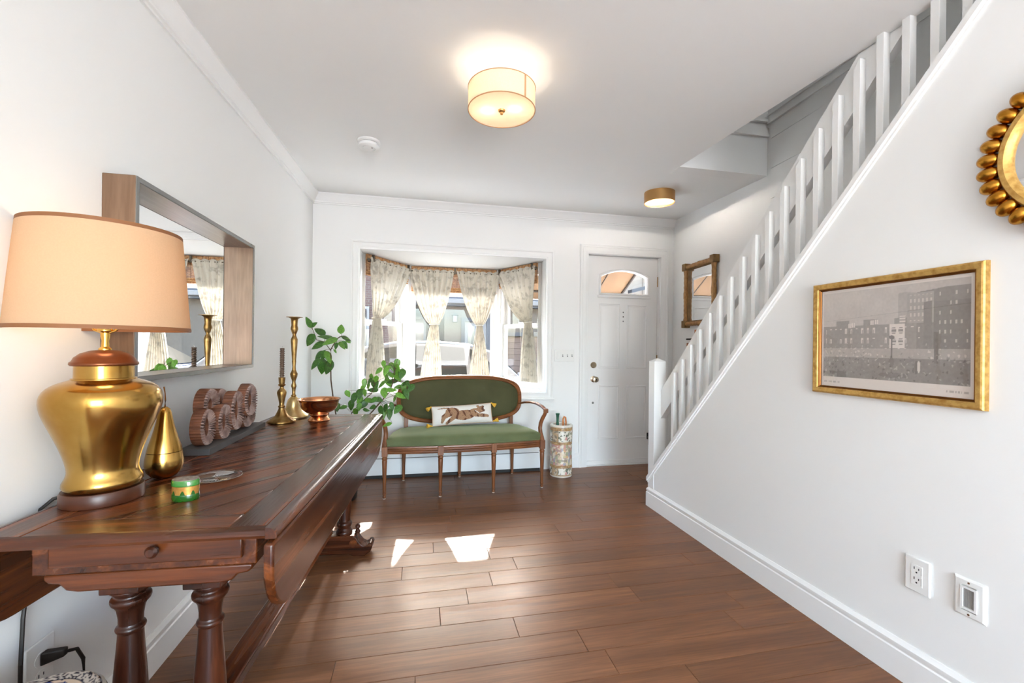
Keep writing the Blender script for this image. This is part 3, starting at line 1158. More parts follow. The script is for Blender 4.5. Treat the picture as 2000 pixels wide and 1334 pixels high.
# sloping cap on the wall
yb, ye = 2.868, 0.90
c0 = MB()
for d0, d1, t0, t1 in ((-0.020, 0.085, 0.0, 0.030), (-0.010, 0.075, -0.012, 0.0)):
    c0.hexa([(xs(yb) + d0, yb, cap_z(yb) + t0), (xs(yb) + d1, yb, cap_z(yb) + t0), (xs(ye) + d1, ye, cap_z(ye) + t0), (xs(ye) + d0, ye, cap_z(ye) + t0),
             (xs(yb) + d0, yb, cap_z(yb) + t1), (xs(yb) + d1, yb, cap_z(yb) + t1), (xs(ye) + d1, ye, cap_z(ye) + t1), (xs(ye) + d0, ye, cap_z(ye) + t1)])
c0.build('wall_cap', 'trim_paint', rl, world=True)
# newel
nx0, nx1, ny0, ny1 = xs(2.86) - 0.004, xs(2.86) + 0.085, 2.797, 2.872
nw = MB()
nw.box(nx0, ny0, 0.136, nx1, ny1, 1.045)
o = nw.build('newel_post', 'trim_paint', rl, world=True, bevel=0.002)
pc = MB()
v = [(nx0, ny0, 1.045), (nx1, ny0, 1.045), (nx1, ny1, 1.045), (nx0, ny1, 1.045), ((nx0 + nx1) / 2, (ny0 + ny1) / 2, 1.068)]
pc.add(v, [(0, 1, 4), (1, 2, 4), (2, 3, 4), (3, 0, 4), (3, 2, 1, 0)])
pc.build('newel_top', 'trim_paint', o, world=True)


def sil_z(y):
    return 0.915 + 1.065 * (2.726 - y)


# rail board behind the balusters
RX0, RX1 = 0.048, 0.086
ra, rb_ = 2.797, 1.30
r_ = MB()
rb_ = 2.726 - (2.318 - 0.915) / 1.065
hgt = 0.20


def rail_piece(y):
    return (sil_z(y) - hgt, min(sil_z(y), ceil_z(y) - 0.001))


ylist = [2.797, rb_, rb_ - (hgt / 1.065) + 0.002]
for a, b in zip(ylist[:-1], ylist[1:]):
    za0, za1 = rail_piece(a)
    zb0, zb1 = rail_piece(b)
    r_.hexa([(xs(a) + RX0, a, za0), (xs(a) + RX1, a, za0), (xs(b) + RX1, b, zb0), (xs(b) + RX0, b, zb0),
             (xs(a) + RX0, a, za1), (xs(a) + RX1, a, za1), (xs(b) + RX1, b, zb1), (xs(b) + RX0, b, zb1)])
r_.build('hand_rail', 'trim_paint', rl, world=True)
# balusters
for kx in range(0, 20):
    y0 = 0.940 + 0.0873 * kx
    if y0 > 2.72: break
    y1 = y0 + 0.027
    zc0, zc1 = cap_z(y0) + 0.028, cap_z(y1) + 0.028
    zt0 = min(sil_z(y0) - 0.072, ceil_z(y0))
    zt1 = min(sil_z(y1) - 0.072, ceil_z(y1))
    if zt0 - zc0 < 0.05: continue
    a0, a1 = xs(y0) + 0.019, xs(y0) + RX0
    MB().hexa([(a0, y0, zc0), (a1, y0, zc0), (a1, y1, zc1), (a0, y1, zc1), (a0, y0, zt0), (a1, y0, zt0), (a1, y1, zt1), (a0, y1, zt1)]).build('baluster', 'trim_paint', rl, world=True, bevel=0.001)
# black iron latch keeper on the newel
lt = thing('gate_latch', 'black iron gate latch on the newel post', 'latch', M=frame_M(((nx0 + nx1) / 2 - 0.025, ny1, 0.49), (-1, 0, 0), (0, 1, 0)))
lt2 = MB().box(-0.008, -0.055, 0, 0.018, 0.055, 0.006)
lt2.build('plate', 'iron_black', lt, bevel=0.002)
MB().box(0.0, -0.018, 0.005, 0.014, 0.004, 0.035).build('keeper_arm', 'iron_black', lt, bevel=0.002)
MB().box(0.0, -0.018, 0.026, 0.014, 0.028, 0.036).build('keeper_hook', 'iron_black', lt, bevel=0.002)
for z in (-0.043, 0.043):
    MB().lathe([(0.006, 0.006), (0.006, 0.008)], (0.005, z, 0), 10).build('screw', 'nickel_warm', lt)

# ------------------------------------------------------------------ ceiling fixtures
cl = thing('ceiling_lamp', 'round linen drum ceiling lamp with frosted diffuser', 'lamp', (0.331, 1.861, ceil_z(1.861)))
top_z = -0.078
bot_z = -0.172
rr = 0.146
MB().lathe([(0.045, 0), (0.045, -0.012), (0.038, -0.016), (0.0, -0.016)], seg=28).build('canopy', 'trim_paint', cl)
MB().lathe([(0.006, -0.014), (0.006, -0.182)], seg=10).build('stem', 'trim_paint', cl)
MB().lathe([(rr, bot_z), (rr, top_z), (rr - 0.0015, top_z), (rr - 0.0015, bot_z)], seg=64, cap=False).build('drum_shade', 'linen_drum', cl)
e_ = MB()
for z in (bot_z, top_z):
    e_.tube([(rr * math.cos(2 * PI * k / 64), rr * math.sin(2 * PI * k / 64), z) for k in range(64)], 0.0022, 6, closed=True)
e_.build('shade_edging', 'drum_trim', cl)
MB().box(-0.004 + 0.075, -rr * 0.858 - 0.002, bot_z, 0.004 + 0.075, -rr * 0.858 + 0.0015, top_z).build('shade_seam', 'drum_trim', cl)
MB().lathe([(rr - 0.003, bot_z + 0.004), (rr - 0.003, bot_z + 0.006), (0.0, bot_z + 0.006)], seg=64).build('diffuser', 'frosted_diffuser', cl)
o = MB().lathe([(0.0, -0.190), (0.006, -0.188), (0.007, -0.180), (0.014, -0.176), (0.016, -0.170), (0.0, -0.168)], seg=20).build('finial', 'brass_brushed', cl)
for sx, sy in ((-0.062, 0.02), (0.055, -0.02)):
    b = MB().ball((sx, sy, -0.118), 0.024, 0.024, 0.030, 14, 8).build('bulb', 'bulb_glow', cl)
    MB().lathe([(0.013, 0), (0.013, 0.03)], (sx, sy, -0.092), 12).build('bulb_socket', 'brass_brushed', cl)
    lamp_light('ceiling_bulb_light', cl, (sx, sy, -0.150), 0.75, (1.0, 0.88, 0.74), 0.02)
    lamp_light('ceiling_bulb_light', cl, (sx, sy, -0.06), 0.12, (1.0, 0.9, 0.78), 0.03)

fb = thing('flush_lamp', 'small brass flush lamp near the entry door', 'lamp', (1.85, 3.15, ceil_z(3.15)))
r2 = 0.118
MB().lathe([(0.0, 0.0), (r2, 0.0), (r2, -0.085), (r2 - 0.004, -0.085), (r2 - 0.004, -0.004), (0, -0.004)], seg=48).build('drum', 'brass_brushed', fb)
MB().lathe([(r2 - 0.005, -0.074), (r2 - 0.005, -0.078), (0.0, -0.078)], seg=48).build('diffuser', 'frosted_diffuser', fb)
for sx, sy in ((-0.04, 0.03), (0.04, -0.03)):
    MB().ball((sx, sy, -0.045), 0.02, 0.02, 0.024, 12, 8).build('bulb', 'bulb_glow', fb)
    lamp_light('flush_bulb_light', fb, (sx * 1.2, sy, -0.055), 44.0, (1.0, 0.92, 0.82), 0.03)

sd = thing('smoke_detector', 'round white smoke detector on the ceiling', 'detector', (-0.325, 2.735, ceil_z(2.735)))
MB().lathe([(0.0, 0), (0.066, 0), (0.067, -0.012), (0.062, -0.016), (0.06, -0.018)], seg=40).build('mount', 'plastic_white', sd)
MB().lathe([(0.056, -0.016), (0.056, -0.022)], seg=40).build('vent_gap', 'plastic_grey', sd)
MB().lathe([(0.06, -0.021), (0.062, -0.036), (0.055, -0.042), (0.038, -0.044), (0.036, -0.041), (0.034, -0.044), (0.0, -0.045)], seg=40).build('cover', 'plastic_white', sd)
MB().lathe([(0.006, -0.045), (0.0, -0.048)], (0.02, -0.012, 0), 10).build('test_button', 'plastic_grey', sd)

# ------------------------------------------------------------------ switches and outlets
sw = thing('light_switch', 'white four-gang switch plate beside the door', 'switch', M=frame_M((1.318, YB, 1.06), (1, 0, 0), (0, -1, 0)))
MB().box(-0.097, -0.057, 0, 0.097, 0.057, 0.006).build('plate', 'plastic_white', sw, bevel=0.003)
MB().box(-0.078, -0.034, 0.004, -0.047, 0.034, 0.009).build('rocker', 'plastic_white', sw, bevel=0.002)
for x in (-0.017, 0.029, 0.075):
    MB().box(x - 0.005, -0.012, 0.004, x + 0.005, 0.012, 0.0075).build('toggle_slot', 'plastic_grey', sw)
    MB().box(x - 0.0035, 0.0, 0.004, x + 0.0035, 0.009, 0.018).build('toggle', 'plastic_white', sw, bevel=0.001)


def stair_M(y, z):
    return frame_M((xs(y), y, z), (0.0142, -1, 0), (-1, -0.0142, 0))


def slots(parent, cy, h, m='slot_black'):
    MB().box(-0.008, cy + 0.002, h - 0.001, -0.0055, cy + 0.0105, h + 0.0004).build('slot', m, parent)
    MB().box(0.0055, cy + 0.002, h - 0.001, 0.008, cy + 0.009, h + 0.0004).build('slot', m, parent)
    MB().lathe([(0.0028, h - 0.001), (0.0028, h + 0.0004)], (0, cy - 0.007, 0), 10).build('ground_hole', m, parent)


ol = thing('wall_outlet', 'white double outlet plate under the framed print', 'outlet', M=stair_M(1.144, 0.385))
MB().box(-0.038, -0.058, 0, 0.038, 0.058, 0.009).build('plate', 'plastic_white', ol, bevel=0.004)
MB().box(-0.017, -0.034, 0.006, 0.017, 0.034, 0.0105).build('receptacle', 'plastic_white', ol, bevel=0.001)
slots(ol, 0.017, 0.0105)
slots(ol, -0.017, 0.0105)
for y in (0.017, -0.017):
    MB().box(0.0135, y - 0.012, 0.0104, 0.0145, y + 0.012, 0.0108).build('groove', 'plastic_grey', ol)
ol = thing('cable_plate', 'white cable pass-through plate right of the double outlet', 'plate', M=stair_M(1.0045, 0.385))
f = MB().ringframe(0.078, 0.118, [(0, 0), (0, 0.003), (0.006, 0.008), (0.020, 0.009), (0.020, 0.0)])
f.build('plate', 'plastic_white', ol)
MB().box(-0.02, -0.04, 0.0, 0.02, 0.04, 0.002).build('plate_back', 'plastic_white', ol)
MB().ringframe(0.040, 0.070, [(0, 0.003), (0, 0.011), (0.006, 0.011), (0.006, 0.003)]).build('insert', 'plastic_white', ol)
br_ = MB()
for i in range(26):
    x = -0.0135 + 0.027 * i / 25
    br_.box(x - 0.0004, -0.028, 0.003, x + 0.0004, 0.028, 0.0055 + 0.001 * (i % 3))
o = br_.build('brush', 'brush_grey', ol)
for y in (0.048, -0.048):
    MB().lathe([(0.003, 0.008), (0.003, 0.0098)], (0, y, 0), 10).build('screw', 'nickel_warm', ol)
lo = thing('wall_outlet', 'white outlet with a black plug under the table', 'outlet', M=frame_M((XL, 1.262, 0.345), (0, 1, 0), (1, 0, 0)))
MB().box(-0.041, -0.068, 0, 0.041, 0.068, 0.006).build('plate', 'plastic_white', lo, bevel=0.004)
for y in (0.022, -0.022):
    MB().lathe([(0.0175, 0.004), (0.0175, 0.0075), (0, 0.0075)], (0, y, 0), 20).build('receptacle', 'plastic_white', lo)
slots(lo, -0.022, 0.0075)

# ------------------------------------------------------------------ console table (drop-leaf trestle)
ANG = math.atan2(0.088, 1.56)
tb = thing('console_table', 'long dark wooden drop-leaf trestle table along the left wall', 'table', (-0.325, 1.03, 0), -ANG)
TX0, TX1, TY0, TY1, TZ0, TZ1 = -0.545, 0.0, 0.0, 1.56, 0.722, 0.745
MB().box(TX0 + 0.004, TY0 + 0.004, TZ0, TX1 - 0.004, TY1 - 0.004, TZ1 - 0.006).build('top_core', 'table_wood_x', tb)
bd = 0.078
# border boards
MB().box(TX1 - bd, TY0, TZ0 + 0.002, TX1, TY1, TZ1).build('border_board', 'table_wood', tb, bevel=0.0025)
MB().box(TX0, TY0, TZ0 + 0.002, TX0 + bd, TY1, TZ1).build('border_board', 'table_wood', tb, bevel=0.0025)
for ya, yb_ in ((TY0, TY0 + bd), (TY1 - bd, TY1)):
    o = MB().box(TX0 + bd + 0.0008, ya, TZ0 + 0.002, TX1 - bd - 0.0008, yb_, TZ1).build('end_board', 'table_wood_x', tb, bevel=0.0025)
# moulded nosing on the near and far ends
for ya, s_ in ((TY0, -1), (TY1, 1)):
    MB().prism([(ya, TZ0 - 0.001), (ya + s_ * 0.010, TZ0 - 0.001), (ya + s_ * 0.014, TZ0 + 0.006), (ya + s_ * 0.012, TZ0 + 0.016), (ya + s_ * 0.004, TZ1 - 0.001), (ya, TZ1)],
               TX0, TX1, lambda a, b, h: (h, a, b)).build('end_nosing', 'table_wood_x', tb)


def clip(poly, x0, x1, y0, y1):
    def cut(P, f, inter):
        out = []
        for i in range(len(P)):
            a, b = P[i - 1], P[i]
            if f(b):
                if not f(a): out.append(inter(a, b))
                out.append(b)
            elif f(a):
                out.append(inter(a, b))
        return out

    def ix(X): return lambda a, b: (X, a[1] + (b[1] - a[1]) * (X - a[0]) / (b[0] - a[0]))
    def iy(Y): return lambda a, b: (a[0] + (b[0] - a[0]) * (Y - a[1]) / (b[1] - a[1]), Y)
    for f, it in ((lambda p: p[0] >= x0, ix(x0)), (lambda p: p[0] <= x1, ix(x1)), (lambda p: p[1] >= y0, iy(y0)), (lambda p: p[1] <= y1, iy(y1))):
        poly = cut(poly, f, it)
        if not poly: return []
    return poly


# diagonal boards of the field
fx_0, fx_1, fy_0, fy_1 = TX0 + bd + 0.001, TX1 - bd - 0.001, TY0 + bd + 0.001, TY1 - bd - 0.001
aw = 0.10
dirv = Vector((math.cos(R(52)), math.sin(R(52))))
nrmv = Vector((-dirv.y, dirv.x))
k0 = -16
for k in range(k0, 24):
    c = Vector((fx_0, fy_0)) + nrmv * (aw * k)
    q = []
    for s_, t_ in ((-3, 0), (3, 0), (3, 1), (-3, 1)):
        p = c + dirv * s_ + nrmv * (aw * t_ - (0.0012 if t_ else 0))
        q.append((p.x, p.y))
    q = clip(q, fx_0, fx_1, fy_0, fy_1)
    if len(q) < 3: continue
    cx_ = sum(p[0] for p in q) / len(q)
    cy_ = sum(p[1] for p in q) / len(q)
    area_ = abs(sum(q[i - 1][0] * q[i][1] - q[i][0] * q[i - 1][1] for i in range(len(q)))) / 2
    if area_ < 3e-4: continue
    loc_ = [((p[0] - cx_) * dirv.x + (p[1] - cy_) * dirv.y, (p[0] - cx_) * nrmv.x + (p[1] - cy_) * nrmv.y) for p in q]
    o = MB().prism(loc_, 0.0, 0.012).build('field_board', 'table_wood_x', tb, bevel=0.0012)
    o.location = (cx_, cy_, TZ1 - 0.0125 + random.uniform(-0.0004, 0.0003))
    o.rotation_euler = (0, 0, math.atan2(dirv.y, dirv.x))
# rounded hinge mouldings and the two hanging leaves
for s_, xe in ((1, TX1), (-1, TX0)):
    pts = [(0, TZ0 - 0.002), (0, TZ1)]
    for k in range(9):
        a = PI / 2 - k * PI / 2 / 8
        pts.append((0.004 + 0.020 * math.cos(a), TZ1 - 0.0215 + 0.021 * math.sin(a)))
    pts += [(0.022, TZ0 - 0.002)]
    MB().prism(pts, TY0 - 0.012, TY1 + 0.012, lambda a, b, h: (xe + s_ * a, h, b)).build('hinge_moulding', 'table_wood', tb)
    y0, y1, z0, z1 = TY0 - 0.03, TY1 - 0.02, 0.538, 0.716
    pl = [(y1, z1), (y0, z1)]
    rn = 0.12
    for k in range(11):
        a = PI + k * PI / 2 / 10
        pl.append((y0 + rn + rn * math.cos(a), z0 + rn + rn * math.sin(a)))
    rf = 0.16
    for k in range(11):
        a = 1.5 * PI + k * PI / 2 / 10
        pl.append((y1 - rf + rf * math.cos(a), z0 + rf + rf * math.sin(a)))
    o = MB().prism(pl, 0.003, 0.024, lambda a, b, h: (xe + s_ * h, a, b)).build('drop_leaf', 'table_wood', tb, bevel=0.006, bseg=3)
# apron, drawer and trestles
MB().box(-0.475, 0.036, 0.6455, -0.035, 1.524, TZ0).build('apron', 'table_wood', tb, bevel=0.003)
dr = MB().box(-0.437, 0.026, 0.664, -0.062, 0.037, 0.716).build('drawer', 'table_wood_x', tb, bevel=0.003)
kb = MB().lathe([(0.006, 0.0), (0.006, 0.006), (0.012, 0.011), (0.013, 0.017), (0.008, 0.022), (0.0, 0.023)], seg=16)
kb.v = [(-0.233 + p[0], 0.026 - p[2], 0.695 + p[1]) for p in kb.v]
kb.build('knob', 'table_wood_z', dr)
br0 = [(-0.455, 0.645), (-0.455, 0.634), (-0.445, 0.626), (-0.425, 0.624), (-0.412, 0.610), (-0.39, 0.606), (-0.11, 0.606), (-0.088, 0.610), (-0.075, 0.624), (-0.055, 0.626), (-0.045, 0.634), (-0.045, 0.645)]
leg_prof = [(0.030, 0.105), (0.042, 0.112), (0.044, 0.125), (0.036, 0.135), (0.032, 0.145), (0.040, 0.160), (0.040, 0.172), (0.031, 0.182), (0.030, 0.20),
            (0.0345, 0.26), (0.034, 0.32), (0.030, 0.39), (0.0255, 0.45), (0.0235, 0.484), (0.0275, 0.487), (0.0285, 0.491), (0.0270, 0.495), (0.0230, 0.498),
            (0.0232, 0.515), (0.026, 0.535), (0.030, 0.543), (0.036, 0.550), (0.0385, 0.557), (0.036, 0.563), (0.030, 0.566), (0.032, 0.572), (0.040, 0.580), (0.043, 0.584)]
for yy in (0.10, 1.46):
    MB().prism(br0, yy - 0.062, yy + 0.062, lambda a, b, h: (a, h, b)).build('bearer', 'table_wood_x', tb, bevel=0.004)
    for xx in (-0.327, -0.160):
        lg = MB().lathe(leg_prof, (xx, yy, 0), 28)
        lg.box(xx - 0.040, yy - 0.040, 0.583, xx + 0.040, yy + 0.040, 0.607)
        lg.build('leg', 'table_wood_z', tb, bevel=0.003)
    ft = []
    half = [(0.0, 0.112), (0.14, 0.112), (0.152, 0.108), (0.163, 0.095), (0.172, 0.078), (0.188, 0.060), (0.203, 0.052), (0.214, 0.054), (0.222, 0.064), (0.232, 0.068),
            (0.241, 0.062), (0.244, 0.050), (0.240, 0.034), (0.230, 0.018), (0.215, 0.010), (0.205, 0.0), (0.15, 0.0), (0.12, 0.012), (0.0, 0.014)]
    ft = [(-0.25 + a, b) for a, b in half] + [(-0.25 - a, b) for a, b in reversed(half[1:-1])]
    fo_ = MB().prism(ft, yy - 0.042, yy + 0.042, lambda a, b, h: (a, h, b)).build('foot', 'table_wood_x', tb, bevel=0.004)
    for sx in (-1, 1):
        sc_ = MB().lathe([(0.0, 0), (0.020, 0), (0.020, 0.003), (0.012, 0.003), (0.012, 0.006), (0, 0.006)], seg=18)
        sc_.v = [(-0.25 + sx * 0.145 + p[0], yy - 0.042 - p[2], 0.07 + p[1]) for p in sc_.v]
        sc_.build('scroll_boss', 'table_wood_x', fo_)
    fb_ = MB().lathe([(0.013, 0), (0.016, 0.006), (0.011, 0.014), (0.008, 0.02), (0.014, 0.03), (0.013, 0.04), (0.0, 0.05)], (-0.09, yy, 0.112), 16)
    fb_.build('finial', 'table_wood_z', fo_)
MB().box(-0.288, 0.13, 0.122, -0.212, 1.43, 0.160).build('stretcher', 'table_wood', tb, bevel=0.006)
T = 0.7455

# ------------------------------------------------------------------ table lamp
lp = thing('table_lamp', 'brass urn table lamp with a cream empire shade', 'lamp', (-0.779, 1.274, T))
MB().lathe([(0.0, 0), (0.080, 0), (0.081, 0.004), (0.081, 0.026), (0.078, 0.032), (0.0, 0.034)], seg=48).build('base', 'lamp_wood', lp)
bodyp = [(0.060, 0.033), (0.072, 0.035), (0.0768, 0.044), (0.0760, 0.052), (0.0705, 0.064), (0.0676, 0.076), (0.0688, 0.092), (0.0755, 0.120),
         (0.0880, 0.158), (0.1020, 0.195), (0.1120, 0.224), (0.1155, 0.247), (0.1130, 0.266), (0.1030, 0.282), (0.0860, 0.293), (0.0700, 0.299), (0.0625, 0.302), (0.0620, 0.305), (0.0575, 0.306), (0.0570, 0.338), (0.050, 0.339)]
# smooth the profile by subdividing
bp2 = []
for i in range(len(bodyp) - 1):
    p0 = bodyp[max(i - 1, 0)]
    p1, p2 = bodyp[i], bodyp[i + 1]
    p3 = bodyp[min(i + 2, len(bodyp) - 1)]
    for s_ in (0, 0.5):
        t_ = s_
        def cr(a, b, c, d): return 0.5 * (2 * b + (-a + c) * t_ + (2 * a - 5 * b + 4 * c - d) * t_ ** 2 + (-a + 3 * b - 3 * c + d) * t_ ** 3)
        if 3 <= i <= 14 or s_ == 0:
            bp2.append((cr(p0[0], p1[0], p2[0], p3[0]), cr(p0[1], p1[1], p2[1], p3[1])))
bp2.append(bodyp[-1])
MB().lathe(bp2, seg=72).build('body', 'brass_old', lp, sharp=50)
MB().lathe([(0.0, 0.336), (0.063, 0.336), (0.0655, 0.339), (0.065, 0.344), (0.061, 0.347), (0.057, 0.356), (0.046, 0.366), (0.028, 0.373), (0.012, 0.375), (0, 0.375)], seg=56).build('lid', 'copper_lid', lp, sharp=60)
st_ = MB().lathe([(0.013, 0.374), (0.013, 0.378), (0.008, 0.383), (0.007, 0.398), (0.0095, 0.412), (0.0095, 0.418), (0.016, 0.422), (0.016, 0.428), (0.019, 0.433), (0.019, 0.462), (0.013, 0.468)], seg=24)
st_.build('stem', 'brass_bright', lp)
MB().tube([(-0.030, 0, 0.452), (-0.031, 0, 0.437), (-0.024, 0, 0.425), (-0.010, 0, 0.419), (0.010, 0, 0.419), (0.024, 0, 0.425), (0.031, 0, 0.437), (0.030, 0, 0.452)], 0.003, 8, upv=(0, 1, 0)).build('harp_saddle', 'brass_bright', lp)
MB().tube([(-0.030, 0, 0.45), (-0.045, 0, 0.50), (-0.048, 0, 0.56), (-0.035, 0, 0.63), (0, 0, 0.668), (0.035, 0, 0.63), (0.048, 0, 0.56), (0.045, 0, 0.50), (0.030, 0, 0.45)], 0.002, 8, upv=(0, 1, 0)).build('harp', 'brass_bright', lp)
rb0, rt0, zb0, zt0 = 0.1735, 0.153, 0.424, 0.676
MB().lathe([(rb0, zb0), (rt0, zt0), (rt0 - 0.002, zt0), (rb0 - 0.002, zb0)], seg=80, cap=False).build('shade', 'linen_shade', lp)
for r0, z0, dr_ in ((rb0, zb0, 0.0008), (rt0, zt0 - 0.009, 0.0008)):
    MB().lathe([(r0 + dr_, z0), (r0 + dr_ - (0.0007), z0 + 0.009), (r0 - 0.003, z0 + 0.009), (r0 - 0.003, z0), (r0 + dr_, z0)], seg=80, cap=False).build('shade_trim', 'shade_trim', lp)
sp_ = MB()
for k in range(3):
    a = 2 * PI * k / 3
    sp_.tube([(0, 0, 0.668), (rt0 * math.cos(a), rt0 * math.sin(a), 0.672)], 0.0015, 6)
sp_.build('spider', 'brass_bright', lp)
MB().ball((0, 0, 0.53), 0.03, 0.03, 0.038, 16, 10).build('bulb', 'bulb_glow', lp)
lamp_light('table_lamp_light', lp, (0, 0, 0.57), 0.48, (1.0, 0.78, 0.52), 0.03)
lamp_light('table_lamp_light', lp, (0, 0, 0.49), 0.36, (1.0, 0.78, 0.52), 0.03)
# cord falling behind the table to the outlet
cd = thing('lamp_cord', 'black lamp cord running behind the table to the outlet', 'cord', (-0.88, 1.20, 0.2))
MB().tube([(-0.868, 1.285, T + 0.010), (-0.882, 1.27, T + 0.008), (-0.897, 1.255, 0.735), (-0.898, 1.24, 0.68), (-0.897, 1.225, 0.6), (-0.893, 1.205, 0.50), (-0.890, 1.196, 0.40), (-0.888, 1.192, 0.3), (-0.882, 1.20, 0.2), (-0.87, 1.23, 0.12),
           (-0.858, 1.27, 0.11), (-0.850, 1.305, 0.16), (-0.846, 1.322, 0.25), (-0.845, 1.315, 0.325), (-0.848, 1.298, 0.362), (-0.853, 1.28, 0.370)], 0.0042, 8).build('cable', 'cord_black', cd, world=True)
pg = MB()
pg.hexa([(-0.896, 1.255, 0.352), (-0.896, 1.275, 0.352), (-0.858, 1.287, 0.360), (-0.858, 1.272, 0.360),
         (-0.896, 1.255, 0.384), (-0.896, 1.275, 0.384), (-0.858, 1.287, 0.379), (-0.858, 1.272, 0.379)])
pg.build('plug', 'cord_black', cd, world=True, bevel=0.003)
MB().box(-0.899, 1.262, 0.363, -0.894, 1.268, 0.375).build('plug_pin', 'nickel_warm', cd, world=True)
# little wooden clip lying behind the lamp
MB().hexa([(-0.868, 1.34, T), (-0.845, 1.35, T), (-0.85, 1.39, T + 0.004), (-0.873, 1.38, T + 0.004),
           (-0.868, 1.34, T + 0.016), (-0.845, 1.35, T + 0.016), (-0.85, 1.39, T + 0.022), (-0.873, 1.38, T + 0.022)])

# ------------------------------------------------------------------ objects on the table
pr_ = thing('pear_ornament', 'gold metal pear box beside the lamp', 'ornament', (-0.738, 1.455, T))
pp = [(0.0, 0.0), (0.018, 0.0), (0.030, 0.004), (0.042, 0.018), (0.0472, 0.038), (0.0462, 0.055), (0.0430, 0.0745)]
MB().lathe(pp + [(0.0405, 0.0755)], seg=40).build('bottom_half', 'brass_old', pr_, sharp=50)
MB().lathe([(0.0405, 0.0755), (0.0428, 0.0762), (0.0395, 0.092), (0.0325, 0.115), (0.0258, 0.140), (0.0205, 0.165), (0.0165, 0.188), (0.0125, 0.200), (0.006, 0.206), (0, 0.207)], seg=40).build('top_half', 'brass_old', pr_, sharp=50)
MB().tube([(0, 0, 0.205), (0.001, 0, 0.225), (0.0, 0.0, 0.245), (-0.003, 0, 0.265)], [0.003, 0.002, 0.0015, 0.002], 8).build('stalk', 'gold_dark', pr_)

gb_ = thing('trinket_box', 'small oval green glass box with gilt band', 'box', (-0.580, 1.238, T), R(-8))
MB().lathe([(0.0, 0), (0.030, 0), (0.0315, 0.004), (0.0315, 0.014), (0.031, 0.016)], seg=32, sx=1.0, sy=0.72).build('base', 'green_glass', gb_)
bx = MB().lathe([(0.0305, 0.0155), (0.0305, 0.036)], seg=32, sx=1.0, sy=0.72)
bx.build('gilt_band', 'box_gold', gb_)
wv = MB()
for k in range(16):
    a0 = 2 * PI * k / 16
    pts = []
    for q in range(5):
        a = a0 + q / 4 * 2 * PI / 16
        z = 0.0155 + 0.011 * abs(math.sin(q / 4 * PI)) if k % 2 == 0 else 0.0155
        pts.append((0.0309 * math.cos(a), 0.0309 * 0.72 * math.sin(a), z))
    low = [(p[0], p[1], 0.0145) for p in pts]
    wv.add(pts + low, [(q, q + 1, 6 + q, 5 + q) for q in range(4)])
wv.build('scallops', 'green_glass', gb_)
ld = MB().lathe([(0.0308, 0.0365), (0.032, 0.037), (0.032, 0.048), (0.030, 0.051)], seg=32, sx=1.0, sy=0.72).build('lid', 'green_glass_light', gb_)
MB().lathe([(0.0, 0.0505), (0.0295, 0.0505), (0.0295, 0.0525), (0.0, 0.053)], seg=32, sx=1.0, sy=0.72).build('lid_plaque', 'box_lid', ld)

ds = thing('glass_dish', 'flat clear pressed glass dish near the green box', 'dish', (-0.578, 1.405, T))
MB().lathe([(0.0, 0.002), (0.036, 0.002), (0.050, 0.006), (0.062, 0.009), (0.0635, 0.0085), (0.052, 0.004), (0.037, 0.0), (0, 0.0)], seg=40, cap=False).build('plate', 'dish_glass', ds)
sr = MB()
for k in range(24):
    a = 2 * PI * k / 24
    sr.tube([(0.008 * math.cos(a), 0.008 * math.sin(a), 0.0028), (0.034 * math.cos(a), 0.034 * math.sin(a), 0.0028)], 0.0008, 5)
sr.tube([(0.0625 * math.cos(2 * PI * k / 40), 0.0625 * math.sin(2 * PI * k / 40), 0.0088) for k in range(40)], 0.0016, 6, closed=True)
sr.build('pressed_star', 'dish_glass', ds)

sc = thing('ring_sculpture', 'carved wooden sculpture of interlocking rings on a grey plinth', 'sculpture', (-0.777, 1.98, T))
MB().box(-0.828, 1.705, T, -0.726, 2.262, T + 0.022).build('plinth', 'plinth_grey', sc, world=True, bevel=0.001)


def carved_ring(yc, zc, ro_y, ro_z, ri_y, ri_z, x0, x1):
    """thick ring facing the room, its front face cut with deep radial grooves"""
    nr = 34
    seg = nr * 4
    vs, fs = [], []
    for k in range(seg):
        a = 2 * PI * k / seg
        ca, sa = math.cos(a), math.sin(a)
        g = 0.0105 if k % 4 in (2, 3) else 0.0
        for (fy, fz, xx) in ((ri_y, ri_z, x0), (ro_y, ro_z, x0), (ro_y - g * 0.3, ro_z - g * 0.3, x1 - 0.008), (ro_y - 0.004, ro_z - 0.004, x1 - g), (ri_y + 0.003, ri_z + 0.003, x1 - 0.006 - g * 0.6), (ri_y, ri_z, x1 - 0.014)):
            vs.append((xx, yc + fy * ca, zc + fz * sa))
    for k in range(seg):
        k2 = (k + 1) % seg
        for q in range(6):
            q2 = (q + 1) % 6
            fs.append((k * 6 + q, k2 * 6 + q, k2 * 6 + q2, k * 6 + q2))
    return MB().add(vs, fs)


